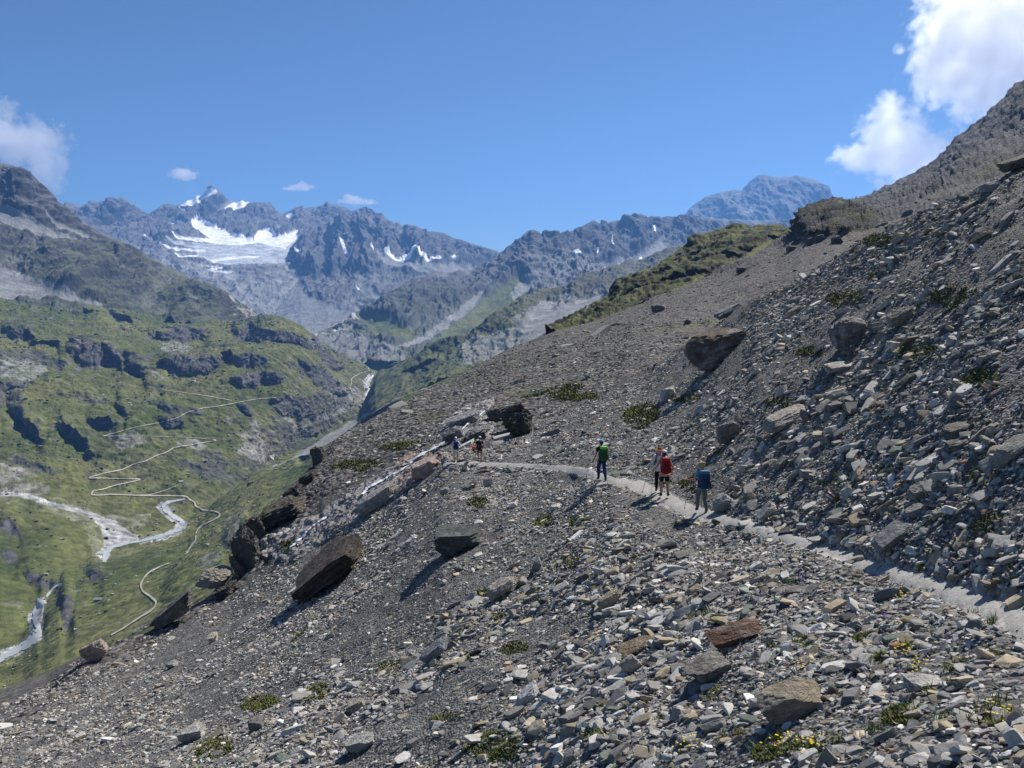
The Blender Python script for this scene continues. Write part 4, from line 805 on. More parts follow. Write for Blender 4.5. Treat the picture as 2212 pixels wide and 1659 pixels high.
# boulders strewn over the valley meadows, far too many and small to count
VV, FF, CC = [], [], []; bi = 0; g = np.random.default_rng(404)
for sh, cnt in ((SHELF, 3200), (BANK, 900)):
    Pn = sh.P; nv_, nu_ = Pn.shape[:2]; A_ = np.linalg.norm(np.cross(Pn[1:, :-1]-Pn[:-1, :-1], Pn[:-1, 1:]-Pn[:-1, :-1]), axis=-1)
    cl_ = np.clip(fbm(Pn[:-1, :-1], 120, 4, .6, off=405)+.12, 0, 1)**1.3; d_ = np.linalg.norm(Pn[:-1, :-1], axis=-1); w_ = (A_*cl_/d_).ravel(); w_ /= w_.sum()
    k = g.choice(len(w_), cnt, p=w_); ii, jj = k//(nu_-1), k % (nu_-1); p0 = Pn[ii, jj]+(Pn[ii+1, jj+1]-Pn[ii, jj])*g.random(cnt)[:, None]
    sz = np.clip(g.lognormal(.7, .5, cnt), 1.0, 8)*np.clip(d_[ii, jj]/1500, .6, 1.3)
    cc = np.array([(.07,.07,.065), (.13,.13,.12), (.26,.26,.25), (.38,.37,.35), (.03,.045,.015)])[g.choice(5, cnt, p=[.27, .25, .18, .08, .22])]
    for t in range(8):
        ids = np.nonzero(np.arange(cnt) % 8 == t)[0]; v, f = protoX[t]; a = g.uniform(0, 6.28, len(ids)); ca, sa = np.cos(a)[:, None], np.sin(a)[:, None]; s3 = sz[ids][:, None]/2
        x, y, z = v[None, :, 0]*s3*1.2, v[None, :, 1]*s3, v[None, :, 2]*s3*.7
        w = np.stack([x*ca-y*sa, x*sa+y*ca, z+s3*.25], -1)+p0[ids][:, None]
        FF.append((f[None]+(np.arange(len(ids))*8)[:, None, None]+bi).reshape(-1, 3)); VV.append(w.reshape(-1, 3)); CC.append(np.repeat(cc[ids], 8, 0)); bi += len(ids)*8
tag(npmesh('valley_boulders', np.concatenate(VV), np.concatenate(FF), M_MID, np.concatenate(CC), smooth=False), 'scattered boulders and dwarf shrubs on the valley meadows', 'boulders', kind='stuff')
# ------------------------------------------------------------------ mats of moss, grass tufts, flowers
def blades(P0, N0, h, w, lean, cols, g):
    n = len(P0); a = g.uniform(0, 2*math.pi, n); d = np.stack([np.cos(a), np.sin(a), np.zeros(n)], 1); t = np.stack([-np.sin(a), np.cos(a), np.zeros(n)], 1)
    up = N0*.4+np.array([0, 0, .8]); tip = P0+up*h[:, None]+d*(h*lean)[:, None]; mid = P0+up*(h*.55)[:, None]+d*(h*lean*.3)[:, None]
    V = np.stack([P0-t*w[:, None], P0+t*w[:, None], mid+t*(w*.8)[:, None], mid-t*(w*.8)[:, None], tip], 1)
    f = np.arange(n)[:, None]*5; F = np.concatenate([f+np.array([[0, 1, 2]]), f+np.array([[0, 2, 3]]), f+np.array([[3, 2, 4]])])
    return V.reshape(-1, 3), F, np.repeat(cols, 5, 0)
def sample_mask(wt, total, g):
    p = (A*wt).ravel(); p = p/p.sum(); k = g.choice(len(p), total, p=p); ii, jj = k//(nu-1), k % (nu-1)
    u = g.random(total)[:, None]; v = g.random(total)[:, None]
    return (P[ii, jj]*(1-u)+P[ii+1, jj]*u)*(1-v)+(P[ii, jj+1]*(1-u)+P[ii+1, jj+1]*u)*v, nrm[ii, jj], np.linalg.norm(PC[ii, jj], axis=1)
M_LEAF = texmat('leaf', 8, var=.25, bump=.0, rough=.8)
g = np.random.default_rng(77)
wt = np.clip(mo_-.35, 0, 1)*vis*(q*q)/(q.max()**2)*(dd < 85)
p0, n0, dist0 = sample_mask(wt, 34000, g)
h = np.clip(dist0*.0022, .035, .16)*g.uniform(.5, 1.3, len(p0)); w = h*g.uniform(.25, .5, len(p0))
pal = np.array([(.075,.095,.025), (.10,.12,.03), (.12,.125,.04), (.10,.085,.04), (.05,.065,.02), (.17,.18,.05)])
cc = pal[g.choice(6, len(p0), p=[.25,.25,.15,.12,.15,.08])]*g.uniform(.8, 1.3, (len(p0), 1))
V, F_, C_ = blades(p0-n0*.01, n0, h, w, g.uniform(.2, 1.1, len(p0)), cc, g)
tag(npmesh('moss', V, F_, M_LEAF, C_, smooth=False), 'low olive moss and cushion plants in patches on the scree', 'moss', kind='stuff')
# tufts of grass
tc_ = [lookup(GROUND, x, y) for x, y in [(1717,1392),(1735,1380),(1745,1398),(1700,1405),(1870,1372),(1850,1385),(1893,1424),(1905,1418),(1880,1430),(1715,1258),(1660,1255),(1690,1262),(1500,1340),(1530,1330),(1545,1322),(1475,1360),(1795,1310),(1640,1268),(2100,1330),(2140,1345),(1780,1600),(1750,1612),(1820,1606),(1640,1620),(1600,1590),(1560,1600),(1680,1598),(1900,1580),(1980,1540),(2040,1560),(2120,1545),(2180,1550),(2160,1520),(2000,1500),(1420,1560),(1300,1590),(1100,1610),(1080,1630),(1060,1600),(1200,1400),(1250,1500),(1380,1480),(1850,1262),(1960,1400),(2060,1450),(2150,1420),(1990,1230),(2080,1240),(1460,1130),(1475,1125),(1690,865),(2110,1030),(2130,1020),(1930,1020)]]
T0 = []; 
for c0 in tc_:
    r_ = .10+.02*g.normal(); k = 60; off = g.normal(size=(k, 3))*r_*.5; off[:, 2] = 0; off[:, 2] = off[:, 0]*.45
    T0.append(np.array(c0)+off)
extra, en, ed = sample_mask((vis*(cx > 900)*(q > 45)*(tr < .2)*np.clip(mo_+.12+.6*c1, 0, 1)), 260, g)
for e in extra:
    k = 26; off = g.normal(size=(k, 3))*.045; off[:, 2] = off[:, 0]*.45; T0.append(e+off)
T0 = np.concatenate(T0); n = len(T0)
pal = np.array([(.12,.16,.03), (.17,.20,.04), (.08,.11,.025), (.26,.25,.09)])
V, F_, C_ = blades(T0-np.array([0, 0, .03]), np.tile([0, 0, 1.], (n, 1)), g.uniform(.05, .13, n), g.uniform(.004, .007, n), g.uniform(.3, 1.2, n), pal[g.choice(4, n, p=[.35, .3, .2, .15])], g)
tag(npmesh('grass_tufts', V, F_, M_LEAF, C_, smooth=False), 'thin green grass tufts growing between the stones', 'grass', kind='stuff')
FLW = [(1948,1295,'y','just below the trail on the right'),(1952,1413,'y','above the pale square-cut block'),(1743,1444,'y','above the large tan layered slab'),(1695,1612,'y','at the bottom edge under the large tan slab'),(1760,1622,'y','thickest of the yellow clumps, at the bottom edge'),(1976,1449,'y','hanging over the pale square-cut block'),(1500,1613,'y','alone near the bottom edge left of the slab'),(2067,1177,'y','among mossy stones above the trail'),(2025,1194,'y','just above the trail, left of another clump'),(2160,1556,'y','in the bottom right corner among grass'),(1731,1257,'p','on a pale stone below the trail'),(1905,1344,'p','beside thin grass right of the rusty rock')]
M_PET = texmat('petal', 30, var=.2, bump=0, rough=.7)
for k, (x, y, kd, wh) in enumerate(FLW):
    c0 = np.array(lookup(GROUND, x, y)); e = empty('flower_clump', tuple(c0), ('yellow' if kd == 'y' else 'violet')+' alpine flower clump '+wh, 'flowers', 'alpine flower clumps in the scree')
    m_ = 16 if kd == 'y' else 14; r_ = .09 if kd == 'y' else .05
    off = g.normal(size=(m_, 3))*r_; off[:, 2] = off[:, 0]*.4
    hh = g.uniform(.06, .14, m_); V, F_, C_ = blades(off-np.array([0, 0, .02]), np.tile([0, 0, 1.], (m_, 1)), hh, g.uniform(.004, .008, m_), g.uniform(.1, .5, m_), np.tile((.08,.12,.02), (m_, 1)), g)
    npmesh('leaves', V, F_, M_LEAF, C_, smooth=False, parent=e)
    tips = off+np.array([0, 0, 1.])*hh[:, None]*1.05; VV_, FF_ = [], []
    for i, t in enumerate(tips):
        a0 = g.uniform(0, 6.28)
        for b_ in range(5):
            a = a0+b_*1.257; a2 = a+.9; r2 = .016; base = len(VV_)
            VV_ += [t, t+np.array([math.cos(a)*r2, math.sin(a)*r2, .006]), t+np.array([math.cos(a2)*r2, math.sin(a2)*r2, .006])]; FF_.append([base, base+1, base+2])
    npmesh('bloom', VV_, FF_, M_PET, np.tile((.75,.55,.03) if kd == 'y' else (.22,.16,.6), (len(VV_), 1)), smooth=False, parent=e)['kind'] = 'stuff'
# ------------------------------------------------------------------ hikers
SKIN = solid('skin', (.42,.24,.16), .6, .3, .08)
def skinmesh(name, verts, edges, radii, mat, parent, sub=2, extra=None):
    me = bpy.data.meshes.new('tmp'); me.from_pydata(verts, edges, []); ob = bpy.data.objects.new('tmp', me); COL.objects.link(ob)
    ob.modifiers.new('s', 'SKIN'); sv = me.skin_vertices[0].data if me.skin_vertices else None
    if sv is None:
        bm = bmesh.new(); bm.from_mesh(me); bm.verts.layers.skin.verify(); bm.to_mesh(me); bm.free(); sv = me.skin_vertices[0].data
    for i, r in enumerate(radii):
        sv[i].radius = (r, r) if not isinstance(r, tuple) else r
    sv[0].use_root = True
    sb = ob.modifiers.new('u', 'SUBSURF'); sb.levels = sub; sb.render_levels = sub
    dg = bpy.context.evaluated_depsgraph_get(); m2 = bpy.data.meshes.new_from_object(ob.evaluated_get(dg)); bpy.data.objects.remove(ob)
    if extra is not None:
        bm = bmesh.new(); bm.from_mesh(m2); extra(bm); bm.to_mesh(m2); bm.free()
    m2.name = name; m2.materials.clear(); m2.materials.append(mat)
    for p in m2.polygons: p.use_smooth = True
    o = bpy.data.objects.new(name, m2); COL.objects.link(o); o.parent = parent; return o
def ellip(bm, c, r, rot=None, seg=14, cut=None):
    M = Matrix.Translation(c) @ (rot.to_4x4() if rot else Matrix.Identity(4)) @ Matrix.Diagonal((*r, 1))
    res = bmesh.ops.create_uvsphere(bm, u_segments=seg, v_segments=max(8, seg*2//3), radius=1.0)
    vs = res['verts']
    if cut is not None:
        dl = [v for v in vs if v.co.z < cut]; bmesh.ops.delete(bm, geom=dl, context='VERTS'); vs = [v for v in vs if v.is_valid]
    for v in vs: v.co = M @ v.co
    return vs
def bmobj(name, fn, mat, parent, smooth=True):
    bm = bmesh.new(); fn(bm); me = bpy.data.meshes.new(name); bm.to_mesh(me); bm.free(); me.materials.append(mat)
    for p in me.polygons: p.use_smooth = smooth
    o = bpy.data.objects.new(name, me); COL.objects.link(o)
    if parent: o.parent = parent
    return o
def rbox(bm, c, s, ex=.35, rot=None):
    """soft box: superellipsoid"""
    res = bmesh.ops.create_uvsphere(bm, u_segments=20, v_segments=14, radius=1.0); M = Matrix.Translation(c) @ (rot.to_4x4() if rot else Matrix.Identity(4))
    for v in res['verts']:
        x, y, z = v.co; f = lambda t: math.copysign(abs(t)**ex, t)
        v.co = M @ Vector((f(x)*s[0], f(y)*s[1], f(z)*s[2]))
def cyl(bm, a, b, r1, r2=None, seg=8):
    a = Vector(a); b = Vector(b); d = b-a; r2 = r1 if r2 is None else r2
    M = Matrix.Translation((a+b)/2) @ d.to_track_quat('Z', 'Y').to_matrix().to_4x4()
    bmesh.ops.create_cone(bm, cap_ends=True, segments=seg, radius1=r1, radius2=r2, depth=d.length, matrix=M)
def person(foot, hpx, label, yaw, legs, armL, armR, top, bottom, shortb=False, sleeves='short', hair=(.2,.15,.1), hairlen=0, hat=None, boots=(.04,.035,.03), skirt_hem=None, lean=.06, headturn=0.0, female=False, grp='hikers walking along the trail'):
    p = lookup(GROUND, *foot); q_ = qof(p); sc = hpx/q_/1.74/math.cos(TH)*1.0
    e = empty('person', p+Vector((0, 0, .02)), label, 'person', grp, (0, 0, yaw)); e.scale = (sc,)*3
    L = lambda z: lean*max(0, z-.95)/.6
    sh = .165 if female else .185
    V = [(0, 0, .95), (0, L(1.12), 1.12), (0, L(1.32), 1.32), (0, L(1.44), 1.44), (0, L(1.5)+.01, 1.51), (0, L(1.56)+.02, 1.57)]
    Rr = [(.15, .105), (.125, .095), (.15, .105), (.11, .08), .05, .05]; E = [(0, 1), (1, 2), (2, 3), (3, 4), (4, 5)]
    def chain(start, pts, rr):
        k = start
        for a, r in zip(pts, rr):
            V.append(a); Rr.append(r); E.append((k, len(V)-1)); k = len(V)-1
        return k
    LG = {}
    for sgn, (kn, an) in zip((-1, 1), legs):
        hp = (sgn*.095, 0, .88); knee = (sgn*.10, kn[0], kn[1]); ank = (sgn*.095, an[0], an[1]); toe = (sgn*.115, an[0]+.13, an[1]-.05); heel = (sgn*.095, an[0]-.02, an[1]-.045)
        mid = tuple((Vector(hp)*.5+Vector(knee)*.5)); cf = tuple(Vector(knee)*.65+Vector(ank)*.35+Vector((0, -.02, 0)))
        k = chain(0, [hp, mid, knee, cf, ank], [.095, .082, .056, .058, .036]); chain(k, [toe], [.034]); LG[sgn] = (hp, mid, knee, cf, ank, toe, heel)
    AR = {}
    for sgn, (el, wr) in zip((-1, 1), (armL, armR)):
        s0 = (sgn*sh, L(1.43), 1.42); elb = (el[0], el[1], el[2]); wri = (wr[0], wr[1], wr[2]); d = (Vector(wri)-Vector(elb)).normalized(); palm = Vector(wri)+d*.05
        k = chain(3, [s0, elb, wri, tuple(palm)], [.052, .038, .026, .030])
        side = d.cross(Vector((0, 0, 1))); side = side.normalized() if side.length > .1 else Vector((1, 0, 0)); fw = side.cross(d)
        for fi, (o_, ln) in enumerate([(-.030, .062), (-.010, .072), (.010, .068), (.030, .052)]):
            b0 = palm+side*o_+d*.012; chain(k, [tuple(b0), tuple(b0+d*ln*.5+fw*.008), tuple(b0+d*ln*.75+fw*.03)], [.0095, .0085, .0075])
        chain(k, [tuple(palm-side*.035+fw*.018), tuple(palm-side*.045+fw*.04+d*.02)], [.010, .0085]); AR[sgn] = (s0, elb, wri, tuple(palm))
    hc = Vector((0, L(1.65)+.035, 1.645)); Rh = Euler((-.05, 0, headturn)).to_matrix()
    def head(bm):
        ellip(bm, hc, (.075, .095, .112), Rh)
        ellip(bm, hc+Rh@Vector((0, .03, -.055)), (.052, .06, .055), Rh)
        ellip(bm, hc+Rh@Vector((0, .1, -.012)), (.013, .02, .026), Rh, 8)
        for sx in (-1, 1):
            ellip(bm, hc+Rh@Vector((sx*.076, 0, -.01)), (.010, .02, .032), Rh, 8); ellip(bm, hc+Rh@Vector((sx*.03, .086, .008)), (.013, .008, .009), Rh, 8)
        ellip(bm, hc+Rh@Vector((0, .088, -.055)), (.025, .008, .007), Rh, 8)
    skinmesh('body', V, E, Rr, SKIN, e, 1, head)
    # shirt
    tm = solid('shirt_cloth', top, .85, .1); bmat = solid('trouser_cloth', bottom, .85, .1)
    sv = [V[0][:2]+(.97,), V[1], V[2], V[3], (0, L(1.48), 1.475)]; sr = [(.165, .125), (.145, .115), (.168, .12), (.13, .095), .07]; se = [(0, 1), (1, 2), (2, 3), (3, 4)]
    sv.append((0, 0, .90)); sr.append((.168, .125)); se.append((0, 5))
    for sgn in (-1, 1):
        s0, elb, wri, pm = AR[sgn]; sv.append(s0); sr.append(.066); se.append((3, len(sv)-1)); k = len(sv)-1
        if sleeves == 'short': end = tuple(Vector(s0)*.42+Vector(elb)*.58); sv.append(end); sr.append(.058); se.append((k, len(sv)-1))
        elif sleeves == 'long': sv.append(elb); sr.append(.050); se.append((k, len(sv)-1)); sv.append(wri); sr.append(.036); se.append((len(sv)-2, len(sv)-1))
    skinmesh('shirt', sv, se, sr, tm, e)
    tv = [(0, 0, .95), (0, 0, 1.0)]; trr = [(.162, .12), (.155, .115)]; te = [(0, 1)]
    for sgn in (-1, 1):
        hp, mid, knee, cf, ank, toe, heel = LG[sgn]; pts = [hp, mid]; rr = [.108, .098]
        if shortb: pts.append(tuple(Vector(mid)*.45+Vector(knee)*.55)); rr.append(.092)
        else: pts += [knee, cf, tuple(Vector(ank)+Vector((0, 0, .02)))]; rr += [.076, .072, .060]
        k = 0
        for a, r in zip(pts, rr): tv.append(a); trr.append(r); te.append((k, len(tv)-1)); k = len(tv)-1
    skinmesh('shorts' if shortb else 'trousers', tv, te, trr, bmat, e)
    bo = solid('boot_leather', boots, .7, .3)
    for sgn in (-1, 1):
        hp, mid, knee, cf, ank, toe, heel = LG[sgn]
        skinmesh('boot', [ank, tuple(Vector(ank)+Vector((0, -.01, .10))), heel, toe], [(0, 1), (0, 2), (0, 3)], [.052, .050, .042, .045], bo, e)
    hm = solid('hair', hair, .8, .2, .3, 60)
    def hr(bm):
        ellip(bm, hc+Rh@Vector((0, -.012, .018)), (.088, .105, .112), Rh, 16, cut=-.15)
        ellip(bm, hc+Rh@Vector((0, -.035, -.02)), (.082, .08, .085), Rh)
        if hairlen:
            gg = random.Random(3)
            for k in range(26):
                a = gg.uniform(0, 6.28); z = gg.uniform(-.12, .1); rr = .075+.03*gg.random(); ellip(bm, hc+Vector((math.cos(a)*rr, -abs(math.sin(a))*rr-.01, z)), (.035,)*3, None, 6)
    bmobj('hair', hr, hm, e)
    if hat:
        kind, hcol = hat; ha = solid('hat_cloth', hcol, .85, .1)
        def hf(bm):
            ellip(bm, hc+Rh@Vector((0, -.005, .045)), (.094, .112, .09), Rh, 16, cut=-.05)
            if kind == 'cap': ellip(bm, hc+Rh@Vector((0, .13, .045)), (.07, .07, .009), Rh)
            else: ellip(bm, hc+Rh@Vector((0, 0, .04)), (.19, .20, .014), Rh, 20)
        bmobj('hat', hf, ha, e)
    e['_pose'] = ''; del e['_pose']
    return e, sc, AR, L
def place(o, e): o.location = e.location; o.rotation_euler = e.rotation_euler; o.scale = e.scale
def backpack(e, L, label, col, col2, w=.16, d=.11, h=.27, z=1.22, lidc=None):
    r = empty('backpack', e.location, label, 'backpack', 'backpacks worn by the hikers'); place(r, e)
    m1 = solid('pack_cloth', col, .75, .2, .2, 15); m2 = solid('pack_trim', col2, .75, .2, .2, 15); m3 = solid('pack_lid_cloth', lidc or col, .75, .2, .2, 15)
    y = -.115-d+L(z); tilt = Euler((-.1, 0, 0)).to_matrix()
    bmobj('pack_body', lambda bm: rbox(bm, Vector((0, y, z)), (w, d, h), .45, tilt), m1, r)
    bmobj('lid', lambda bm: rbox(bm, Vector((0, y+.01, z+h*.93)), (w*.93, d*1.05, h*.24), .55, tilt), m3, r)
    bmobj('front_pocket', lambda bm: rbox(bm, Vector((0, y-d*.95, z-h*.2)), (w*.68, d*.35, h*.5), .5, tilt), m2, r)
    for s_ in (-1, 1):
        bmobj('side_pocket', lambda bm: rbox(bm, Vector((s_*w*.98, y, z-h*.45)), (w*.2, d*.7, h*.4), .5, tilt), m2, r)
        def strap(bm):
            pts = [(s_*.10, -.10+L(1.46), 1.44), (s_*.11, .02+L(1.5), 1.50), (s_*.115, .13+L(1.4), 1.40), (s_*.12, .14+L(1.25), 1.22), (s_*.14, -.02, 1.10)]
            for a, b in zip(pts[:-1], pts[1:]): cyl(bm, a, b, .018)
        bmobj('strap', strap, m2, r)
    return r
def pole(e, grip, tip, label, col=(.05,.05,.055)):
    r = empty('trekking_pole', e.location, label, 'trekking pole', 'trekking poles held by the hikers'); place(r, e)
    m = solid('pole_metal', col, .4, .5); gm = solid('grip_foam', (.02,.02,.02), .9, .1); g0, t0 = Vector(grip), Vector(tip); d = (t0-g0).normalized()
    bmobj('shaft', lambda bm: cyl(bm, g0, t0, .009, .006), m, r); bmobj('grip', lambda bm: cyl(bm, g0-d*.05, g0+d*.08, .016), gm, r)
    bmobj('basket', lambda bm: cyl(bm, t0-d*.07, t0-d*.06, .03), gm, r)
ST = [((.02, .50), (.0, .10)), ((.03, .50), (.02, .10))]
# nearest hiker
e, sc, AR, L = person((1514,1108), 108, 'nearest hiker, wavy blond hair, light blue t-shirt and grey trousers', .12,
    [((.13, .50), (.12, .09)), ((-.03, .50), (-.24, .13))], ((-.27, .05, 1.17), (-.36, .25, 1.10)), ((.28, .0, 1.15), (.27, .20, 1.02)), (.12,.33,.48), (.13,.135,.13), hair=(.42,.30,.17), hairlen=1, female=True)
backpack(e, L, 'large navy blue backpack on the nearest hiker', (.02,.06,.14), (.02,.035,.09), .19, .12, .30, 1.18, (.05,.16,.27))
pole(e, (-.37, .31, 1.12), (-.46, .40, .0), 'trekking pole in the left hand of the blond hiker')
# red pack
e, sc, AR, L = person((1434,1076), 101, 'hiker in black shorts and a salmon tank top with a white cap', .05,
    [((.10, .50), (.05, .09)), ((-.03, .52), (-.22, .16))], ((-.29, .0, 1.18), (-.36, .20, 1.0)), ((.29, -.04, 1.15), (.30, .10, .90)), (.62,.33,.28), (.018,.02,.025), True, 'none', hair=(.05,.035,.03), hat=('cap', (.62,.66,.80)), boots=(.02,.02,.03), female=True)
backpack(e, L, 'dark red backpack on the hiker in black shorts', (.24,.012,.018), (.16,.01,.012), .165, .11, .28, 1.22, (.36,.03,.035))
pole(e, (-.37, .24, .98), (-.40, .30, .0), 'black trekking pole in the left hand of the red-pack hiker')
pole(e, (.31, .13, .90), (.44, -.25, .12), 'pale trekking pole trailing from the right hand of the red-pack hiker', (.35,.33,.28))
# walking towards us, half hidden
e, sc, AR, L = person((1423,1064), 98, 'hiker facing us in a brown wide-brimmed hat, white shirt and black trousers', math.pi-.2,
    [((.05, .50), (.02, .10)), ((.0, .50), (-.08, .10))], ((-.28, .04, 1.16), (-.30, .22, 1.0)), ((.30, .05, 1.15), (.38, .22, .98)), (.62,.63,.66), (.012,.012,.014), sleeves='long', hair=(.25,.16,.08), hat=('wide', (.20,.08,.035)), lean=.1)
backpack(e, L, 'dark blue backpack whose straps cross the white shirt', (.03,.05,.12), (.03,.06,.16), .15, .10, .24, 1.24)
pole(e, (.39, .26, 1.0), (.62, .34, .0), 'long trekking pole planted left of the hiker in the white shirt')
pole(e, (-.31, .26, 1.0), (-.30, .38, .0), 'trekking pole between the white-shirt hiker and the red-pack hiker')
# green pack
e, sc, AR, L = person((1299,1040), 88, 'hiker in blue trousers and a black t-shirt with a blue cap, walking alone mid-trail', .25,
    [((.16, .51), (.12, .10)), ((-.02, .50), (-.22, .12))], ((-.27, .0, 1.15), (-.32, .10, .92)), ((.27, .02, 1.15), (.28, .20, .98)), (.015,.018,.02), (.015,.035,.12), hair=(.05,.035,.03), hat=('cap', (.10,.35,.55)), boots=(.05,.03,.025))
backpack(e, L, 'green backpack with a bright lime lid', (.018,.09,.03), (.02,.06,.03), .17, .12, .29, 1.2, (.16,.45,.09))
pole(e, (-.32, .14, .92), (-.36, .2, .0), 'trekking pole in the left hand of the green-pack hiker', (.25,.24,.22))
# two far hikers
e, sc, AR, L = person((985,1001), 56, 'white-haired hiker in a white long-sleeved shirt and beige shorts, leftmost on the trail', .1,
    [((.06, .50), (.02, .09)), ((-.02, .50), (-.10, .10))], ((-.28, .02, 1.16), (-.30, .20, 1.02)), ((.28, .02, 1.16), (.32, .22, 1.08)), (.60,.62,.60), (.50,.47,.40), True, 'long', hair=(.7,.68,.64), boots=(.05,.03,.025))
backpack(e, L, 'blue backpack on the white-haired hiker', (.015,.05,.18), (.01,.025,.08), .16, .11, .26, 1.22)
pole(e, (-.31, .24, 1.02), (-.52, .20, .0), 'trekking pole slanting left from the white-haired hiker')
e, sc, AR, L = person((1036,1000), 56, 'second hiker from the left, dark top, pale cap and khaki shorts', -.1,
    [((.08, .50), (-.04, .10)), ((.02, .50), (-.02, .09))], ((-.30, .06, 1.14), (-.38, .20, 1.0)), ((.27, .02, 1.15), (.27, .18, 1.0)), (.03,.03,.035), (.24,.17,.10), True, hair=(.08,.06,.05), hat=('cap', (.55,.60,.70)), boots=(.04,.03,.025))
backpack(e, L, 'black backpack on the second hiker from the left', (.015,.015,.02), (.05,.03,.06), .16, .11, .26, 1.22)
jb = empty('jacket', e.location, 'bright orange jacket carried in the left hand of the second hiker', 'jacket'); place(jb, e)
bmobj('jacket_bundle', lambda bm: (rbox(bm, Vector((-.42, .24, .95)), (.13, .07, .10), .6), rbox(bm, Vector((-.50, .22, 1.02)), (.10, .06, .05), .6)), solid('orange_cloth', (.75,.11,.02), .8, .2), jb)
bmobj('jacket_lining', lambda bm: rbox(bm, Vector((-.45, .26, .80)), (.09, .05, .09), .6), solid('dark_lining', (.03,.01,.015), .8, .2), jb)
pole(e, (-.26, .2, 1.0), (-.36, .3, .0), 'trekking pole in front of the second hiker from the left')
# ------------------------------------------------------------------ painted trail blaze: three bars on the stone
def blaze():
    dg = bpy.context.evaluated_depsgraph_get(); dg.update()
    ev = pr; inv = pr.matrix_world.inverted()
    from mathutils.bvhtree import BVHTree
    bv = BVHTree.FromPolygons([v.co for v in pr.data.vertices], [tuple(p.vertices) for p in pr.data.polygons])
    loc = pr.location
    def hit(x, y):
        d = Vector(raydir(x, y)).normalized(); h = bv.ray_cast(-loc, d)
        return (h[0], h[1]) if h[0] is not None else (None, None)
    cx_, cy_ = 1794, 1069.5; ang = math.radians(40); ux, uy = math.cos(ang), math.sin(ang); vx, vy = -uy*.9, ux*.9   # u runs down-right, bars lie along u
    for nm, a, b, colr in (('paint_bar', -6.6, -2.3, (.72,.72,.72)), ('paint_bar', -2.2, 2.2, (.42,.02,.03)), ('paint_bar', 2.3, 6.6, (.72,.72,.72))):
        pts = []; 
        for t in np.linspace(-8.5, 8.5, 9):
            row = []
            for w_ in np.linspace(a, b, 4):
                h = hit(cx_+ux*t+vx*w_, cy_+uy*t+vy*w_)
                row.append(None if h[0] is None else h[0]+h[1]*.006*(1 if h[1].dot(Vector(raydir(cx_, cy_))) < 0 else -1))
            pts.append(row)
        flat = [p for r_ in pts for p in r_]
        if any(p is None for p in flat): good = [p for p in flat if p is not None]; flat = [p if p is not None else good[0] for p in flat]
        o = npmesh(nm, [tuple(p) for p in flat], gridfaces(9, 4), solid('paint', colr, .6, .3, .15, 40), smooth=False, parent=pr)
        o['label'] = ('red' if colr[1] < .1 else 'white')+' painted bar of the trail blaze'
blaze()
# ------------------------------------------------------------------ huts on the valley floor
def hut(x, y, wpx, label, roofc, yaw=0.0):
    p = lookup(SHELF, x, y); q_ = qof(p); w = wpx/q_; e = empty('hut', p, label, 'hut', None, (0, 0, yaw))
    d = w*.6; h = w*.22; rh = w*.16; wall = solid('hut_stone', (.22,.21,.19), .9, .1, .3, 1.0); roof = solid('hut_roof', roofc, .8, .2, .2, 1.0)
    def wf(bm):
        V = [bm.verts.new(v) for v in [(-w/2,-d/2,-1.5),(w/2,-d/2,-1.5),(w/2,d/2,-1.5),(-w/2,d/2,-1.5),(-w/2,-d/2,h),(w/2,-d/2,h),(w/2,d/2,h),(-w/2,d/2,h),(-w/2,0,h+rh),(w/2,0,h+rh)]]
        for f in [(0,1,5,4),(2,3,7,6),(1,2,6,9,5),(3,0,4,8,7)]: bm.faces.new([V[i] for i in f])
    bmobj('wall', wf, wall, e, False)
    def rf(bm):
        o_ = .5; t = .25
        for s_ in (-1, 1):
            pts = [(-w/2-o_, 0, h+rh+.08), (w/2+o_, 0, h+rh+.08), (w/2+o_, s_*(d/2+o_), h-rh*o_/(d/2)+.08), (-w/2-o_, s_*(d/2+o_), h-rh*o_/(d/2)+.08)]
            a = [bm.verts.new(v) for v in pts]; b = [bm.verts.new((v[0], v[1], v[2]+t)) for v in pts]
            bm.faces.new(a); bm.faces.new(b[::-1])
            for i in range(4): bm.faces.new([a[i], a[(i+1) % 4], b[(i+1) % 4], b[i]])
    bmobj('roof', rf, roof, e, False)
    dm = solid('hut_door', (.05,.035,.02)); bmobj('door', lambda bm: bmesh.ops.create_cube(bm, size=1, matrix=Matrix.Translation((0, -d/2-.03, h*.42)) @ Matrix.Diagonal((w*.12, .1, h*.84, 1))), dm, e, False)
hut(213, 1297, 16, 'grey-roofed hut alone on the valley meadow inside the road bend', (.20,.23,.26), .1)
hut(391, 1041, 8, 'small stone hut with a pale roof at the end of the side track', (.40,.40,.40), .3)
hut(363, 1048, 7, 'tiny dark-walled hut left of the pale-roofed one', (.12,.12,.13), -.1)
hut(248, 835, 6, 'tiny dark hut on the meadow high above the switchbacks', (.10,.10,.10), 0)
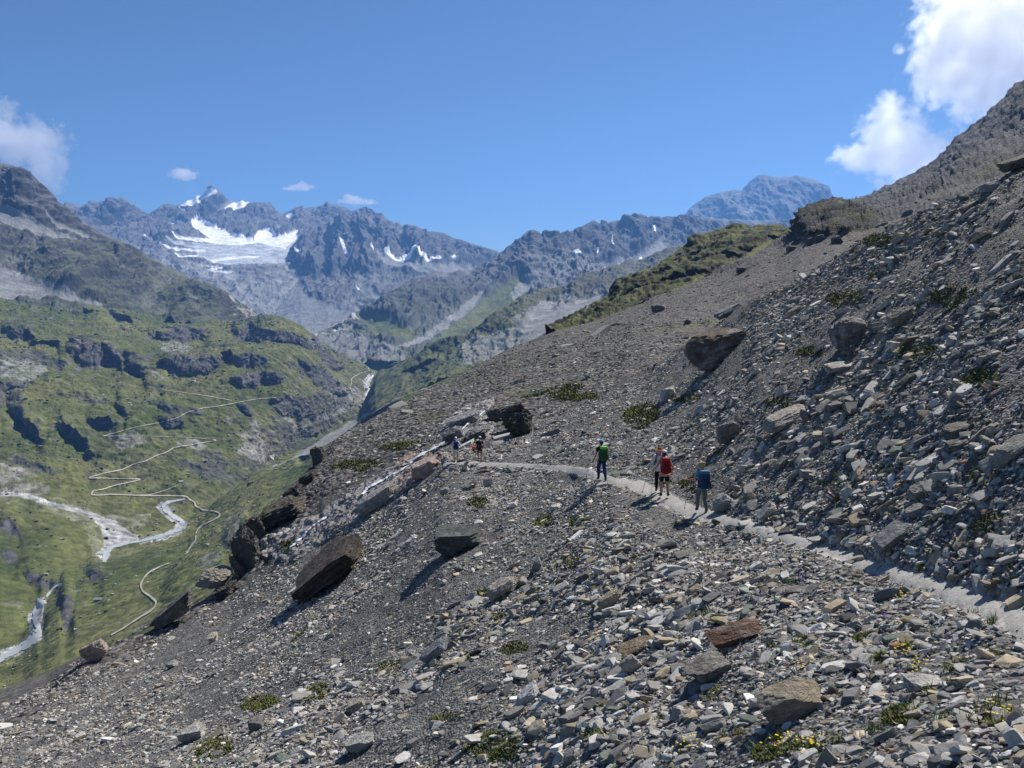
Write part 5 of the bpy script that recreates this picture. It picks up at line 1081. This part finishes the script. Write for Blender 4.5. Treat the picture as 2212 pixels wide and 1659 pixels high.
# ------------------------------------------------------------------ air
hz = bpy.data.materials.new('air'); hz.use_nodes = True; nt = hz.node_tree; nt.nodes.clear()
ho = nt.nodes.new('ShaderNodeOutputMaterial'); pv = nt.nodes.new('ShaderNodeVolumePrincipled')
pv.inputs['Color'].default_value = (.19, .46, 1.0, 1); pv.inputs['Density'].default_value = 5.6e-5; pv.inputs['Anisotropy'].default_value = .25
nt.links.new(pv.outputs[0], ho.inputs['Volume'])
def box(name, x0, x1, y0, y1, z0, z1, mat):
    V = [(x, y, z) for z in (z0, z1) for y in (y0, y1) for x in (x0, x1)]
    return npmesh(name, V, [[0,2,3,1],[4,5,7,6],[0,1,5,4],[2,6,7,3],[0,4,6,2],[1,3,7,5]], mat, smooth=False)
allz = []
for o in bpy.data.objects:
    if o.type == 'MESH':
        co = np.empty(len(o.data.vertices)*3, np.float32); o.data.vertices.foreach_get('co', co); co = co.reshape(-1, 3)
        allz.append(np.concatenate([co.min(0), co.max(0)])+np.tile(np.array(o.location), 2))
allz = np.array(allz); print('extent', allz[:, :3].min(0), allz[:, 3:].max(0))
lo = allz[:, :3].min(0); hi = allz[:, 3:].max(0)
haze = box('haze', lo[0]-50, hi[0]+50, -60, hi[1]+50, lo[2]-1, hi[2]+12, hz)
tag(haze, 'thin blue mountain haze over the valley', 'haze', kind='stuff')
# ------------------------------------------------------------------ clouds: real volumes far beyond the haze
def cloud(label, blobs, D, dens, nscale, edge=.55, seed=0, detail=6, bulk=1.0):
    """blobs: layout x, y, half-width, half-height (layout units) at distance D"""
    m = bpy.data.materials.new('cloud_vapour'); m.use_nodes = True; nt = m.node_tree; nt.nodes.clear(); L = nt.links
    out = N(nt, 'ShaderNodeOutputMaterial'); pv = N(nt, 'ShaderNodeVolumePrincipled'); L.new(pv.outputs[0], out.inputs['Volume'])
    pv.inputs['Color'].default_value = (.99, .99, 1, 1); pv.inputs['Anisotropy'].default_value = .72
    c = np.array([at(b[0], b[1], D) for b in blobs]); cen = c.mean(0); k = D/F0
    tc = N(nt, 'ShaderNodeTexCoord'); field = None
    for b, p in zip(blobs, c):
        sub = N(nt, 'ShaderNodeVectorMath', operation='SUBTRACT'); L.new(tc.outputs['Object'], sub.inputs[0]); sub.inputs[1].default_value = tuple(p-cen)
        mul = N(nt, 'ShaderNodeVectorMath', operation='MULTIPLY'); L.new(sub.outputs[0], mul.inputs[0]); rx, rz = b[2]*k, b[3]*k
        mul.inputs[1].default_value = (1/rx, 1/((rx+rz)*.5), 1/rz)
        ln = N(nt, 'ShaderNodeVectorMath', operation='LENGTH'); L.new(mul.outputs[0], ln.inputs[0])
        iv = N(nt, 'ShaderNodeMath', operation='SUBTRACT', i_0=1.0); L.new(ln.outputs['Value'], iv.inputs[1])
        if field is None: field = iv.outputs[0]
        else:
            mx = N(nt, 'ShaderNodeMath', operation='SMOOTH_MAX', i_2=.25); L.new(field, mx.inputs[0]); L.new(iv.outputs[0], mx.inputs[1]); field = mx.outputs[0]
    no = N(nt, 'ShaderNodeTexNoise', noise_dimensions='4D'); no.inputs['W'].default_value = seed; no.inputs['Scale'].default_value = nscale/k/100; no.inputs['Detail'].default_value = detail; no.inputs['Roughness'].default_value = .62
    L.new(tc.outputs['Object'], no.inputs['Vector'])
    nm = N(nt, 'ShaderNodeMapRange', clamp=False); nm.inputs[1].default_value = .3; nm.inputs[2].default_value = .7; nm.inputs[3].default_value = -edge; nm.inputs[4].default_value = edge; L.new(no.outputs[0], nm.inputs[0])
    ad = N(nt, 'ShaderNodeMath', operation='ADD'); L.new(field, ad.inputs[0]); L.new(nm.outputs[0], ad.inputs[1])
    mr = N(nt, 'ShaderNodeMapRange'); mr.inputs[1].default_value = .04; mr.inputs[2].default_value = .30; mr.inputs[3].default_value = 0; mr.inputs[4].default_value = dens; L.new(ad.outputs[0], mr.inputs[0])
    L.new(mr.outputs[0], pv.inputs['Density'])
    lo = np.array([at(b[0]-b[2]*1.45, b[1]+b[3]*1.45, D) for b in blobs]).min(0)-cen; hi = np.array([at(b[0]+b[2]*1.45, b[1]-b[3]*1.45, D) for b in blobs]).max(0)-cen
    dy = max((b[2]+b[3])*.5*k*1.45 for b in blobs); lo[1] = (c[:, 1]-cen[1]).min()-dy; hi[1] = (c[:, 1]-cen[1]).max()+dy
    o = box('cloud', lo[0], hi[0], lo[1], hi[1], lo[2], hi[2], m); o.location = Vector(cen)
    return tag(o, label, 'cloud')
cloud('big bright cumulus filling the top right corner', [(2200,20,150,100),(2120,130,120,85),(2070,50,75,60),(2200,170,100,90),(2030,170,55,35),(2150,-40,120,60)], 17500, .0026, 2.6, .7, 3)
cloud('triangular white cumulus sitting just above the ridge, below the big one', [(1925,285,62,50),(1890,338,78,32),(1985,340,95,45),(1915,232,30,30),(2060,345,60,34),(1960,395,50,30)], 17000, .0032, 3.2, .6, 4)
cloud('torn white cloud above the mountain at the left edge', [(20,300,70,36),(80,300,60,30),(100,360,30,45),(10,250,20,30),(60,330,60,30),(112,400,14,20)], 16500, .0034, 3.6, .85, 8)
cloud('tiny round white cloud left of the snowy summit', [(395,377,26,13),(388,374,18,10),(410,378,18,9)], 16500, .009, 12, .5, 5)
cloud('thin little cloud over the long ridge, middle of the three', [(650,405,30,7),(655,399,12,9),(630,408,18,5)], 16500, .007, 12, .55, 6)
cloud('low white cloud touching the dark ridge top', [(765,433,26,10),(752,427,14,10),(795,437,22,6),(740,434,12,5)], 16500, .008, 12, .5, 7)
